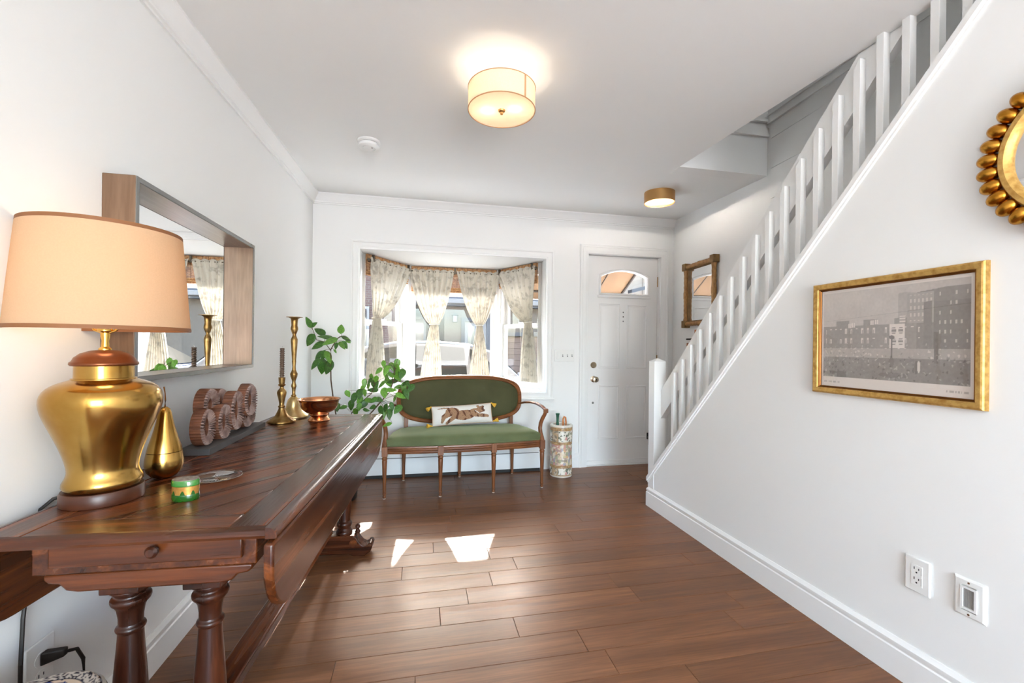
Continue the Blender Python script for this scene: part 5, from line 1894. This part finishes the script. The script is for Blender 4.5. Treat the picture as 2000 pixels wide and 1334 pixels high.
# ------------------------------------------------------------------ round gold bead mirror at the right edge
bmz, bmr = 1.682, 0.218
bm_ = thing('bead_mirror', 'round gold mirror ringed with gilded beads', 'mirror', M=stair_M(0.965 - bmr, bmz))
npf = 72
vs, fs = [], []
sec = [(0.168, 0.0), (0.196, 0.0), (0.196, 0.020), (0.190, 0.030), (0.178, 0.030), (0.170, 0.022), (0.166, 0.010)]
for k in range(npf):
    a = 2 * PI * k / npf
    for r, h in sec: vs.append((r * math.cos(a), r * math.sin(a), h))
q = len(sec)
for k in range(npf):
    k2 = (k + 1) % npf
    for j in range(q):
        fs.append((k * q + j, k2 * q + j, k2 * q + (j + 1) % q, k * q + (j + 1) % q))
MB().add(vs, fs).build('ring', 'gold_leaf', bm_, sharp=40)
MB().lathe([(0.169, 0.004), (0.169, 0.009), (0.0, 0.009)], seg=64).build('mirror_pane', 'mirror_glass', bm_)
nb = 34
src = None
for k in range(nb):
    a = 2 * PI * (k + 0.5) / nb
    if src is None:
        src = MB().ball((0, 0, 0), 0.0275, 0.0205, 0.022, 20, 12).build('bead', 'gold_bead', bm_)
        c_ = src
    else:
        c_ = copy_part(src, bm_)
    c_.location = (0.217 * math.cos(a), 0.217 * math.sin(a), 0.017)
    c_.rotation_euler = (0, 0, a)

# ------------------------------------------------------------------ rattan mirror and key rack on the right wall
def right_M(y, z):
    return frame_M((xr(y), y, z), (-0.055, -1, 0), (-1, 0.055, 0))


rm = thing('rattan_mirror', 'small rattan framed mirror on the wall behind the stairs', 'mirror', M=right_M(3.40, 1.628))
rw, rh = 0.235, 0.292
cr_ = 0.028
for sx in (-1, 1):
    pts = [(sx * (rw - 0.022), -rh + 0.06 + (2 * rh - 0.12) * i / 40, 0.030) for i in range(41)]
    rad = [0.019 + (0.0035 if i % 20 in (0, 1, 19) or i in (18, 22) else 0.001 * math.sin(i * 1.7)) for i in range(41)]
    MB().tube(pts, rad, 14, upv=(0, 0, 1)).build('rattan_pole', 'rattan', rm)
for sy in (-1, 1):
    pts = [(-rw + 0.05 + (2 * rw - 0.10) * i / 30, sy * (rh - 0.028), 0.030) for i in range(31)]
    rad = [0.019 + (0.003 if i in (0, 1, 14, 15, 16, 29, 30) else 0.001 * math.sin(i * 1.9)) for i in range(31)]
    MB().tube(pts, rad, 14, upv=(0, 0, 1)).build('rattan_pole', 'rattan', rm)
    for sx in (-1, 1):
        cx_, cy_ = sx * (rw - 0.020), sy * (rh - 0.028)
        MB().box(cx_ - cr_, cy_ - 0.033, 0.0, cx_ + cr_, cy_ + 0.033, 0.058).build('corner_block', 'rattan_dark', rm, bevel=0.004)
MB().ringframe(2 * (rw - 0.035), 2 * (rh - 0.042), [(0, 0.006), (0, 0.026), (0.012, 0.026), (0.018, 0.014), (0.018, 0.006)]).build('inner_frame', 'rattan_dark', rm)
MB().box(-rw + 0.05, -rh + 0.055, 0.004, rw - 0.05, rh - 0.055, 0.012).build('mirror_pane', 'mirror_glass', rm)

kr = thing('key_rack', 'small wooden key rack with iron hooks below the rattan mirror', 'rack', M=right_M(3.44, 1.235))
MB().box(-0.05, -0.02, 0.0, 0.16, 0.075, 0.018).build('board', 'key_wood', kr, bevel=0.004)
MB().box(-0.13, -0.075, 0.0, 0.16, -0.045, 0.045).build('ledge', 'key_wood', kr, bevel=0.003)
MB().box(-0.13, -0.018, 0.012, 0.16, -0.004, 0.05).build('iron_bar', 'iron_black', kr, bevel=0.001)
for x in (-0.07, 0.0, 0.07, 0.13):
    MB().tube([(x, -0.01, 0.03), (x, -0.045, 0.034), (x, -0.058, 0.045), (x, -0.05, 0.058)], 0.003, 8, upv=(1, 0, 0)).build('hook', 'iron_black', kr)

# ------------------------------------------------------------------ potted plant behind the table
LA= [(-0.776, 3.328, 1.258, -0.8, 3.305, 1.332), (-0.781, 3.348, 1.266, -0.743, 3.327, 1.298), (-0.749, 3.308, 1.214, -0.801, 3.302, 1.134), (-0.697, 3.41, 1.21, -0.775, 3.428, 1.262), (-0.632, 3.392, 1.179, -0.735, 3.375, 1.212), (-0.693, 3.364, 1.156, -0.778, 3.351, 1.114), (-0.593, 3.321, 1.182, -0.694, 3.297, 1.151), (-0.578, 3.326, 1.218, -0.575, 3.351, 1.289), (-0.585, 3.399, 1.199, -0.516, 3.418, 1.176), (-0.613, 3.396, 1.158, -0.622, 3.378, 1.108), (-0.592, 3.337, 1.161, -0.544, 3.345, 1.113), (-0.578, 3.388, 1.169, -0.542, 3.409, 1.111), (-0.71, 3.406, 1.095, -0.764, 3.381, 1.026), (-0.691, 3.373, 1.1, -0.715, 3.383, 1.026), (-0.685, 3.361, 1.094, -0.643, 3.341, 1.011), (-0.719, 3.357, 1.038, -0.778, 3.332, 0.969), (-0.715, 3.412, 1.04, -0.725, 3.434, 0.919), (-0.641, 3.366, 1.027, -0.685, 3.354, 0.93), (-0.785, 3.409, 1.201, -0.798, 3.413, 1.138), (-0.558, 3.406, 1.184, -0.52, 3.427, 1.156), (-0.61, 3.361, 1.182, -0.649, 3.356, 1.181), (-0.631, 3.372, 1.105, -0.61, 3.368, 1.08)]
LB= [(-0.509, 3.157, 0.827, -0.485, 3.157, 0.778), (-0.508, 3.221, 0.709, -0.558, 3.198, 0.697), (-0.459, 3.245, 0.801, -0.474, 3.217, 0.726), (-0.404, 3.198, 0.776, -0.442, 3.193, 0.731), (-0.483, 3.265, 0.747, -0.498, 3.264, 0.67), (-0.419, 3.177, 0.737, -0.425, 3.163, 0.683), (-0.47, 3.26, 0.684, -0.448, 3.287, 0.633), (-0.386, 3.071, 0.702, -0.342, 3.098, 0.694), (-0.384, 3.14, 0.758, -0.316, 3.156, 0.752), (-0.289, 3.05, 0.786, -0.332, 3.036, 0.756), (-0.314, 3.08, 0.774, -0.26, 3.03, 0.771), (-0.297, 3.046, 0.728, -0.344, 3.058, 0.714), (-0.578, 3.214, 0.737, -0.567, 3.18, 0.681), (-0.394, 3.175, 0.861, -0.41, 3.179, 0.811), (-0.326, 3.062, 0.913, -0.367, 3.092, 0.875), (-0.302, 3.121, 0.93, -0.314, 3.133, 0.877), (-0.261, 3.061, 0.987, -0.303, 3.044, 0.948), (-0.257, 3.098, 1.036, -0.251, 3.068, 0.987), (-0.218, 3.017, 1.006, -0.245, 2.987, 0.941), (-0.226, 3.054, 0.961, -0.186, 3.022, 0.923), (-0.166, 3.205, 1.046, -0.177, 3.2, 0.968), (-0.162, 3.095, 1.011, -0.176, 3.117, 0.931), (-0.123, 3.114, 0.977, -0.142, 3.071, 0.914), (-0.183, 3.193, 0.901, -0.131, 3.215, 0.878), (-0.249, 3.178, 0.912, -0.207, 3.179, 0.845), (-0.24, 3.121, 0.892, -0.297, 3.123, 0.848), (-0.329, 3.211, 0.899, -0.311, 3.167, 0.832), (-0.296, 3.212, 0.817, -0.374, 3.215, 0.827), (-0.361, 3.213, 0.874, -0.376, 3.217, 0.824), (-0.376, 3.045, 0.844, -0.364, 3.046, 0.795), (-0.248, 3.056, 0.853, -0.241, 3.006, 0.793), (-0.233, 3.013, 0.835, -0.162, 3.033, 0.844), (-0.173, 3.194, 0.785, -0.197, 3.188, 0.737), (-0.173, 3.052, 0.81, -0.104, 3.056, 0.783), (-0.082, 3.109, 0.893, -0.131, 3.101, 0.862), (-0.102, 3.017, 0.889, -0.066, 3.015, 0.855), (-0.049, 3.039, 0.875, -0.087, 3.018, 0.827), (-0.191, 3.12, 0.95, -0.139, 3.071, 0.901), (-0.115, 3.124, 0.886, -0.124, 3.105, 0.814), (-0.112, 3.075, 0.842, -0.09, 3.044, 0.775), (-0.225, 3.034, 0.745, -0.244, 3.034, 0.686), (-0.26, 3.118, 0.703, -0.252, 3.102, 0.629), (-0.219, 3.195, 0.69, -0.219, 3.161, 0.619), (-0.212, 3.186, 0.737, -0.194, 3.169, 0.68), (-0.13, 3.047, 0.732, -0.175, 3.009, 0.686), (-0.194, 3.081, 0.604, -0.254, 3.074, 0.591), (-0.27, 3.075, 0.729, -0.267, 3.069, 0.654), (-0.39, 3.16, 0.907, -0.384, 3.149, 0.843), (-0.334, 3.085, 0.946, -0.337, 3.096, 0.893), (-0.158, 3.142, 0.893, -0.235, 3.146, 0.884), (-0.256, 3.108, 0.952, -0.218, 3.131, 0.895), (-0.133, 3.192, 0.844, -0.193, 3.205, 0.841), (-0.215, 3.172, 1.02, -0.188, 3.151, 0.957), (-0.415, 3.162, 0.836, -0.418, 3.124, 0.771), (-0.379, 3.236, 0.746, -0.423, 3.214, 0.692)]
SA= [(-0.632, 3.38, 0.738), (-0.648, 3.37, 0.88), (-0.648, 3.36, 0.964), (-0.648, 3.36, 1.062), (-0.649, 3.36, 1.104), (-0.623, 3.36, 1.154), (-0.603, 3.36, 1.186), (-0.574, 3.36, 1.204), (-0.58, 3.36, 1.225)]
SA2= [(-0.649, 3.36, 1.097), (-0.695, 3.36, 1.16), (-0.747, 3.36, 1.173), (-0.771, 3.36, 1.242), (-0.787, 3.36, 1.27)]
SB= [(-0.409, 3.3, 0.591), (-0.341, 3.22, 0.664), (-0.277, 3.16, 0.742), (-0.22, 3.12, 0.81), (-0.19, 3.1, 0.885), (-0.178, 3.1, 0.978)]
SB2= [(-0.489, 3.3, 0.648), (-0.42, 3.27, 0.731), (-0.346, 3.2, 0.793), (-0.316, 3.15, 0.868)]

pt = thing('potted_plant', 'tall leafy green plant in a pot between table and settee', 'plant', (-0.55, 3.37, 0))
PO = Vector((-0.55, 3.37, 0))
MB().lathe([(0.0, 0.0), (0.082, 0.0), (0.09, 0.01), (0.112, 0.22), (0.12, 0.27), (0.122, 0.285), (0.112, 0.285), (0.107, 0.26), (0.0, 0.25)], seg=36, cap=False).build('pot', 'pot_dark', pt)
MB().lathe([(0.107, 0.262), (0.05, 0.27), (0.0, 0.268)], seg=28, cap=False).build('soil', 'soil', pt)
SA = [(-0.58, 3.38, 0.26), (-0.60, 3.38, 0.55)] + SA
SB = [(-0.52, 3.36, 0.26), (-0.46, 3.33, 0.5)] + SB
SB2 = [(-0.55, 3.35, 0.26), (-0.56, 3.32, 0.48)] + SB2
for nm, S_, r0 in (('stem', SA, 0.0055), ('stem', SB, 0.006), ('stem', SB2, 0.004), ('stem', SA2, 0.0028)):
    n = len(S_)
    MB().tube(S_, [r0 * (1 - 0.55 * i / n) for i in range(n)], 8).build(nm, 'stem_brown', pt, world=True)


def leaf_mesh(m_, wd):
    """pointed oval blade, folded along the midrib and drooping at the tip, one unit long on +X"""
    nl = 10
    vs, fs = [], []
    for i in range(nl + 1):
        t_ = i / nl
        w_ = wd * (math.sin(PI * t_ ** 0.8)) ** 0.75 * (1 - 0.25 * t_) if 0 < i < nl else 0.004
        dz_ = -0.16 * t_ * t_
        for s_ in (-1, -0.5, 0, 0.5, 1):
            vs.append((t_, s_ * w_, dz_ + 0.22 * abs(s_) * w_ - (0.10 * w_ if abs(s_) == 1 else 0)))
    for i in range(nl):
        for k in range(4):
            fs.append((i * 5 + k, i * 5 + k + 1, (i + 1) * 5 + k + 1, (i + 1) * 5 + k))
    n0 = len(vs)
    vs += [(x, y, z - 0.012) for x, y, z in vs]
    fs += [tuple(reversed([v_ + n0 for v_ in f])) for f in fs[:nl * 4]]
    for i in range(nl):
        fs.append((i * 5, (i + 1) * 5, n0 + (i + 1) * 5, n0 + i * 5))
        fs.append(((i + 1) * 5 + 4, i * 5 + 4, n0 + i * 5 + 4, n0 + (i + 1) * 5 + 4))
    return MB().add(vs, fs)


lsrc = {}
allstem = [Vector(p) for p in SA + SA2 + SB + SB2]
for idx, L_ in enumerate(LA + LB):
    b_, t_ = Vector(L_[:3]), Vector(L_[3:])
    kind = ('leaf_light' if random.random() < 0.38 else 'leaf_green', random.choice((0.30, 0.36)))
    if kind not in lsrc:
        lsrc[kind] = leaf_mesh(kind[0], kind[1]).build('leaf', kind[0], pt, sharp=180)
        c_ = lsrc[kind]
    else:
        c_ = copy_part(lsrc[kind], pt)
    d_ = t_ - b_
    Ln = d_.length * 1.06
    x_ = d_.normalized()
    up_ = Vector((random.uniform(-0.5, 0.5), -0.75 + random.uniform(-0.35, 0.35), 0.75))
    z_ = (up_ - x_ * up_.dot(x_)).normalized()
    y_ = z_.cross(x_)
    M_ = Matrix.Identity(4)
    p_ = b_ - PO
    for i in range(3):
        M_[i][0], M_[i][1], M_[i][2], M_[i][3] = x_[i] * Ln, y_[i] * Ln, z_[i] * Ln, p_[i]
    c_.matrix_local = M_
tw = MB()
for L_ in LA + LB:
    b_ = Vector(L_[:3])
    near_ = min(allstem, key=lambda q_: (q_ - b_).length + (0.03 if q_.z > b_.z else 0))
    if (near_ - b_).length < 0.30:
        mid_ = (near_ + b_) / 2 + Vector((0, 0, 0.008))
        tw.tube([near_, mid_, b_], 0.0012, 5)
tw.build('twigs', 'stem_brown', pt, world=True)

# ------------------------------------------------------------------ porcelain garden stool at the lower left
gs = thing('garden_stool', 'blue and white porcelain garden stool under the table end', 'stool', (-0.725, 0.905, 0), R(24))


def sq(a, r, e=3.2):
    c_, s_ = math.cos(a), math.sin(a)
    return (r * math.copysign(abs(c_) ** (2 / e), c_), r * math.copysign(abs(s_) ** (2 / e), s_))


def stool_col(u, v):
    r = v
    a = u * 2 * PI
    x, y = sq(a, r)
    if r > 0.95: return C_(222, 216, 204)
    if r > 0.935: return C_(44, 48, 66)
    if r > 0.80:
        s_ = math.sin(x * 46 + 2 * math.sin(y * 31)) * math.sin(y * 46 + 2 * math.sin(x * 29))
        return C_(60, 58, 70) if abs(s_) < 0.22 else C_(206, 194, 180)
    if r > 0.785: return C_(44, 48, 66)
    if mn.noise(Vector((x * 5, y * 5, 1))) > 0.24: return C_(40, 56, 112)
    if mn.noise(Vector((x * 11, y * 11, 6))) > 0.36: return C_(60, 62, 80)
    return C_(216, 192, 166)


rS = 0.150
MB().grid(lambda u, v: (*sq(u * 2 * PI, rS * max(v, 0.001)), 0.46 - (0.012 * max(0, v - 0.93) / 0.07)), 160, 60, stool_col, closed_u=True).build('top', 'stool_print', gs)
lv = [(1.0, 0.448), (1.02, 0.44), (1.0, 0.43), (1.02, 0.40), (1.10, 0.32), (1.14, 0.23), (1.10, 0.14), (1.02, 0.06), (1.0, 0.03), (1.03, 0.02), (1.0, 0.0)]
vs, fs = [], []
ns_ = 48
for f_, z_ in lv:
    for k in range(ns_):
        vs.append((*sq(2 * PI * k / ns_, rS * f_), z_))
for i in range(len(lv) - 1):
    for k in range(ns_):
        k2 = (k + 1) % ns_
        fs.append((i * ns_ + k, i * ns_ + k2, (i + 1) * ns_ + k2, (i + 1) * ns_ + k))
fs.append(tuple((len(lv) - 1) * ns_ + k for k in range(ns_)))
MB().add(vs, fs).build('body', 'ceramic_white', gs)

# ------------------------------------------------------------------ outside: street, cars, houses, door awning
GZ = -0.34
struct(MB().box(-40, 6.3, GZ - 0.2, 40, 13.0, GZ), 'ground_street', 'asphalt', 'grey asphalt street outside')
struct(MB().box(-40, 4.07, GZ - 0.2, 40, 6.3, GZ + 0.12), 'ground_sidewalk', 'pavement', 'pale sidewalk in front of the house')
struct(MB().box(-40, 13.0, GZ - 0.2, 40, 40, GZ + 0.12), 'ground_far_sidewalk', 'pavement', 'pale sidewalk across the street')
struct(MB().box(-40, -40, GZ - 0.4, 40, 4.07, GZ - 0.2), 'ground_yard', 'pavement', 'ground around the house')
struct(MB().box(-6, YB + 0.17, 2.62, 8, YB + 0.3, 6.0), 'wall_facade', 'brick_red', 'brick front of the house above the bay')


def car(name, label, loc, paint, flip=1):
    """compact hatchback, 4.3 m long, nose towards -x (flip turns it round)"""
    t = thing(name, label, 'car', loc)
    W_ = 0.86

    def side(pts, y0, y1, tuck=0.0):
        return MB().prism([(flip * x, z) for x, z in pts], y0, y1, lambda a, b, h: (a, h, b))
    body = [(-2.12, 0.30), (-2.15, 0.55), (-2.05, 0.72), (-1.25, 0.93), (-1.15, 0.97), (1.55, 1.00), (2.02, 0.98), (2.10, 0.80), (2.12, 0.45), (2.05, 0.28),
            (1.72, 0.26), (1.66, 0.48), (1.50, 0.62), (1.30, 0.66), (1.10, 0.62), (0.94, 0.48), (0.88, 0.24), (-0.88, 0.24), (-0.94, 0.48), (-1.10, 0.62), (-1.30, 0.66), (-1.50, 0.62), (-1.66, 0.48), (-1.72, 0.26)]
    side(body, -W_, W_).build('body', paint, t, bevel=0.05, bseg=3)
    # greenhouse narrows to the roof
    gh_ = [(-1.22, 0.95), (-0.42, 1.46), (0.05, 1.545), (0.65, 1.555), (1.15, 1.52), (1.52, 1.40), (1.98, 0.98)]
    n = len(gh_)
    vs, fs = [], []
    for s_ in (-1, 1):
        for x, z in gh_:
            wz = W_ - 0.03 - 0.22 * max(0, (z - 0.95)) / 0.6
            vs.append((flip * x, s_ * wz, z))
    fs = [tuple(range(n)), tuple(reversed(range(n, 2 * n)))] + [(i, n + i, n + (i + 1) % n, (i + 1) % n) for i in range(n)]
    MB().add(vs, fs).build('roof', paint, t, bevel=0.03, bseg=3)

    def pane(poly, nm='side_window'):
        for s_ in (-1, 1):
            b = MB()
            k = len(poly)
            vv = []
            for off in (0.004, -0.004):
                for x, z in poly:
                    wz = W_ - 0.03 - 0.22 * max(0, (z - 0.95)) / 0.6 + off
                    vv.append((flip * x, s_ * wz, z))
            b.add(vv, [tuple(range(k)), tuple(range(k, 2 * k))] + [(i, (i + 1) % k, k + (i + 1) % k, k + i) for i in range(k)])
            b.build(nm, 'car_glass', t)
    pane([(-0.92, 1.02), (-0.36, 1.40), (0.08, 1.47), (0.24, 1.475), (0.24, 1.02)])
    pane([(0.31, 1.02), (0.31, 1.477), (0.70, 1.48), (1.08, 1.45), (1.12, 1.03)])
    pane([(1.20, 1.04), (1.16, 1.44), (1.36, 1.36), (1.62, 1.06)])
    for nm, (xa, za), (xb, zb2) in (('windscreen', (-1.16, 1.0), (-0.48, 1.43)), ('rear_window', (1.92, 1.04), (1.56, 1.38))):
        wa = W_ - 0.03 - 0.22 * (za - 0.95) / 0.6 - 0.06
        wb = W_ - 0.03 - 0.22 * (zb2 - 0.95) / 0.6 - 0.06
        dxn = 0.012 * (-1 if xa < 0 else 1)
        b = MB()
        b.hexa([(flip * xa, -wa, za), (flip * xa, wa, za), (flip * xb, wb, zb2), (flip * xb, -wb, zb2),
                (flip * (xa + dxn), -wa, za + 0.01), (flip * (xa + dxn), wa, za + 0.01), (flip * (xb + dxn), wb, zb2 + 0.01), (flip * (xb + dxn), -wb, zb2 + 0.01)])
        b.build(nm, 'car_glass', t)
    for s_ in (-1, 1):
        MB().box(flip * 1.86, s_ * (W_ - 0.16), 0.84, flip * 2.115, s_ * (W_ + 0.006), 1.0).build('tail_light', 'tail_red', t, bevel=0.02)
        MB().box(flip * -2.13, s_ * (W_ - 0.30), 0.60, flip * -1.92, s_ * (W_ - 0.02), 0.72).build('head_light', 'house_white', t, bevel=0.02)
        MB().box(flip * -0.72, s_ * (W_ - 0.05), 1.0, flip * -0.60, s_ * (W_ + 0.14), 1.10).build('wing_mirror', paint, t, bevel=0.02)
        for x in (-1.30, 1.30):
            w_ = MB().lathe([(0.0, -0.10), (0.29, -0.10), (0.325, -0.07), (0.325, 0.07), (0.29, 0.10), (0.0, 0.10)], seg=28)
            w_.v = [(flip * x + p[0], s_ * (W_ - 0.09) + p[2], 0.325 + p[1]) for p in w_.v]
            o = w_.build('tyre', 'tyre', t)
            h_ = MB().lathe([(0.0, 0.0), (0.20, 0.0), (0.205, 0.012), (0.05, 0.02), (0.0, 0.02)], seg=20)
            h_.v = [(flip * x + p[0], s_ * (W_ + 0.008 + p[2] * 0.6), 0.325 + p[1]) for p in h_.v]
            h_.build('wheel_rim', 'wheel_alloy', o)
    return t


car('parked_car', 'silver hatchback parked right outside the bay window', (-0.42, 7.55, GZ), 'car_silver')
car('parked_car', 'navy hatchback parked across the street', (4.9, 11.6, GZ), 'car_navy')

# beige house across the street
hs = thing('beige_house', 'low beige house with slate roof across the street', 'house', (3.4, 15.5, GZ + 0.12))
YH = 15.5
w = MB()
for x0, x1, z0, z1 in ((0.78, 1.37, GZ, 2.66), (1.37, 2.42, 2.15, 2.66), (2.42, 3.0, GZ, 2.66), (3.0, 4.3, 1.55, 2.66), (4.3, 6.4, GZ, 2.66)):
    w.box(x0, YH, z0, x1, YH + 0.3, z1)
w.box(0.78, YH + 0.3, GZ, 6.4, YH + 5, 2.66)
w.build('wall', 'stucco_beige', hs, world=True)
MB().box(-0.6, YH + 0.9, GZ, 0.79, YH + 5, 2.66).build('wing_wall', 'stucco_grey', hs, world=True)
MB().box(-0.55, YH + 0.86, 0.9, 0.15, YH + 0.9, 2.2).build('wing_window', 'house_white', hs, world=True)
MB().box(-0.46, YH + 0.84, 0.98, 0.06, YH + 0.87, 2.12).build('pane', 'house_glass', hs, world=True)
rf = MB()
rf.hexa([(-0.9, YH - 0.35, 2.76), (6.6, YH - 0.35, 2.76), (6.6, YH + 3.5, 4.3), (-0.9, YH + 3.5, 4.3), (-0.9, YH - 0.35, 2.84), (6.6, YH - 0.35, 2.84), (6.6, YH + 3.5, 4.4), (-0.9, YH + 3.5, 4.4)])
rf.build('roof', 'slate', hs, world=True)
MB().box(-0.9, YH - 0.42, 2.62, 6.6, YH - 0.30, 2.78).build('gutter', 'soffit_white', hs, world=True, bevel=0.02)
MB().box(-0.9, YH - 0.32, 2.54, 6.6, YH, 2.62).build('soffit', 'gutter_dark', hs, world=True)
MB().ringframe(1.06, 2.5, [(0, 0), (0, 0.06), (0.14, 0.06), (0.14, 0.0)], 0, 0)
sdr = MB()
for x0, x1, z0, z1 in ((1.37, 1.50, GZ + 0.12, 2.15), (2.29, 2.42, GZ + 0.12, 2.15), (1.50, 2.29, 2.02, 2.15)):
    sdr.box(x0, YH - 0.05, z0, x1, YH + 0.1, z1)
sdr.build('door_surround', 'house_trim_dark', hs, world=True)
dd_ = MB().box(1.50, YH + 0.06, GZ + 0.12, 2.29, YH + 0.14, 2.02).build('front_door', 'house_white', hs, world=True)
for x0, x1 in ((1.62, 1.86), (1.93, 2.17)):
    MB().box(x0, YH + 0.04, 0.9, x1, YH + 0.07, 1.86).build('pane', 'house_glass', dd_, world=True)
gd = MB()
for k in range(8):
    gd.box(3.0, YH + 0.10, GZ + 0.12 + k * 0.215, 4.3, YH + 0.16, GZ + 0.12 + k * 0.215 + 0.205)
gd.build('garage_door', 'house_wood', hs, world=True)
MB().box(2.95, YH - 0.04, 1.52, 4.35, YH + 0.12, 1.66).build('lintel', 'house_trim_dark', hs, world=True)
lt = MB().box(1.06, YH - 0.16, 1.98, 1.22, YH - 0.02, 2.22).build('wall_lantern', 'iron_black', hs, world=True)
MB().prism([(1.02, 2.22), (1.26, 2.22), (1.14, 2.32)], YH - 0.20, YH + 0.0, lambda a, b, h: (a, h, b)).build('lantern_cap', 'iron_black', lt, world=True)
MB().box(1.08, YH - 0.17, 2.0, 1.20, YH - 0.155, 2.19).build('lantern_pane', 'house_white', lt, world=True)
MB().box(1.03, YH + 5.05, GZ, 2.1, YH + 8, 16.0).build('sun_blocker', 'stucco_grey', hs, world=True)  # unseen tower added to keep sun off the right side of the floor
tx = bpy.data.curves.new('house_number', 'FONT')
tx.body = '59'
tx.size = 0.30
tx.extrude = 0.012
tx.align_x = 'LEFT'
to = bpy.data.objects.new('house_number', tx)
COL.objects.link(to)
to.matrix_world = frame_M((3.34, YH - 0.01, 2.14), (1, 0, 0), (0, -1, 0))
bpy.context.view_layer.update()
me_ = bpy.data.meshes.new_from_object(to)
bpy.data.objects.remove(to)
no_ = bpy.data.objects.new('house_number', me_)
COL.objects.link(no_)
me_.materials.clear()
me_.materials.append(MATS['house_trim_dark'])
no_.parent = hs
no_.matrix_local = WM[hs.name].inverted() @ frame_M((3.34, YH - 0.01, 2.14), (1, 0, 0), (0, -1, 0))

# brick terrace to the left across the street, cream house to the right
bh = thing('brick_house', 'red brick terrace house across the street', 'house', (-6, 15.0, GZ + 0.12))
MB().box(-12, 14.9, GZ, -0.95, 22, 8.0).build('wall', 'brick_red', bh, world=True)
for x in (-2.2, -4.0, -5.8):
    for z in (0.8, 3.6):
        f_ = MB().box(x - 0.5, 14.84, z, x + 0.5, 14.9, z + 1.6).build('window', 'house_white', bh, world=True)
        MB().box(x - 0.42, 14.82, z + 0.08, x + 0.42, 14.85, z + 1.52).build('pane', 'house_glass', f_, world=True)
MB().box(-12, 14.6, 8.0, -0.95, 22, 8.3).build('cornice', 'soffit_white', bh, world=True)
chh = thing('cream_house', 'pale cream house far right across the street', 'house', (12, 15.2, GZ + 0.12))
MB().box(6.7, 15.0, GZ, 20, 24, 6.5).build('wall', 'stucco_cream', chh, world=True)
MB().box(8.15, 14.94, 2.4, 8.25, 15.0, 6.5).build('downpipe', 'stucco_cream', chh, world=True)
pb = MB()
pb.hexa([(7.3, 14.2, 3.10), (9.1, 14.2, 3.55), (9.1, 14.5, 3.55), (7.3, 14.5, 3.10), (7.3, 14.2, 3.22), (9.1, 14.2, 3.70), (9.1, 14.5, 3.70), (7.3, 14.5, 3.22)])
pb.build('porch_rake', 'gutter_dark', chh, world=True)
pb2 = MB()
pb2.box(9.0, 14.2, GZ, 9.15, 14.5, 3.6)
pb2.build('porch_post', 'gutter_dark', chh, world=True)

# canvas awning over the front door
aw_ = thing('door_awning', 'tan canvas awning over the entry door outside', 'awning', (1.8, 4.07, 1.8))
ax0, ax1 = 1.1, 2.36
aY0, aZ0, aY1, aZ1 = 4.07, 2.22, 4.86, 1.795
cv_ = MB()
cv_.hexa([(ax0, aY0, aZ0), (ax1, aY0, aZ0), (ax1, aY1, aZ1), (ax0, aY1, aZ1), (ax0, aY0, aZ0 + 0.006), (ax1, aY0, aZ0 + 0.006), (ax1, aY1, aZ1 + 0.006), (ax0, aY1, aZ1 + 0.006)])
cv_.build('canvas', 'awning_canvas', aw_, world=True)
for x in (1.4, 1.72, 2.04):
    MB().tube([(x, aY0, aZ0 - 0.006), (x, aY1, aZ1 - 0.006)], 0.006, 6).build('seam', 'awning_dark', aw_, world=True)
for pth in ([(ax0, aY1, aZ1 - 0.012), (ax1, aY1, aZ1 - 0.012)], [(ax1, aY0, aZ0 - 0.015), (ax1, aY1, aZ1 - 0.015)], [(ax0, aY0, aZ0 - 0.015), (ax0, aY1, aZ1 - 0.015)]):
    MB().tube(pth, 0.013, 8).build('tube_frame', 'awning_dark', aw_, world=True)
MB().box(ax0, aY1 - 0.002, aZ1 - 0.10, ax1, aY1 + 0.004, aZ1).build('valance', 'awning_canvas', aw_, world=True)
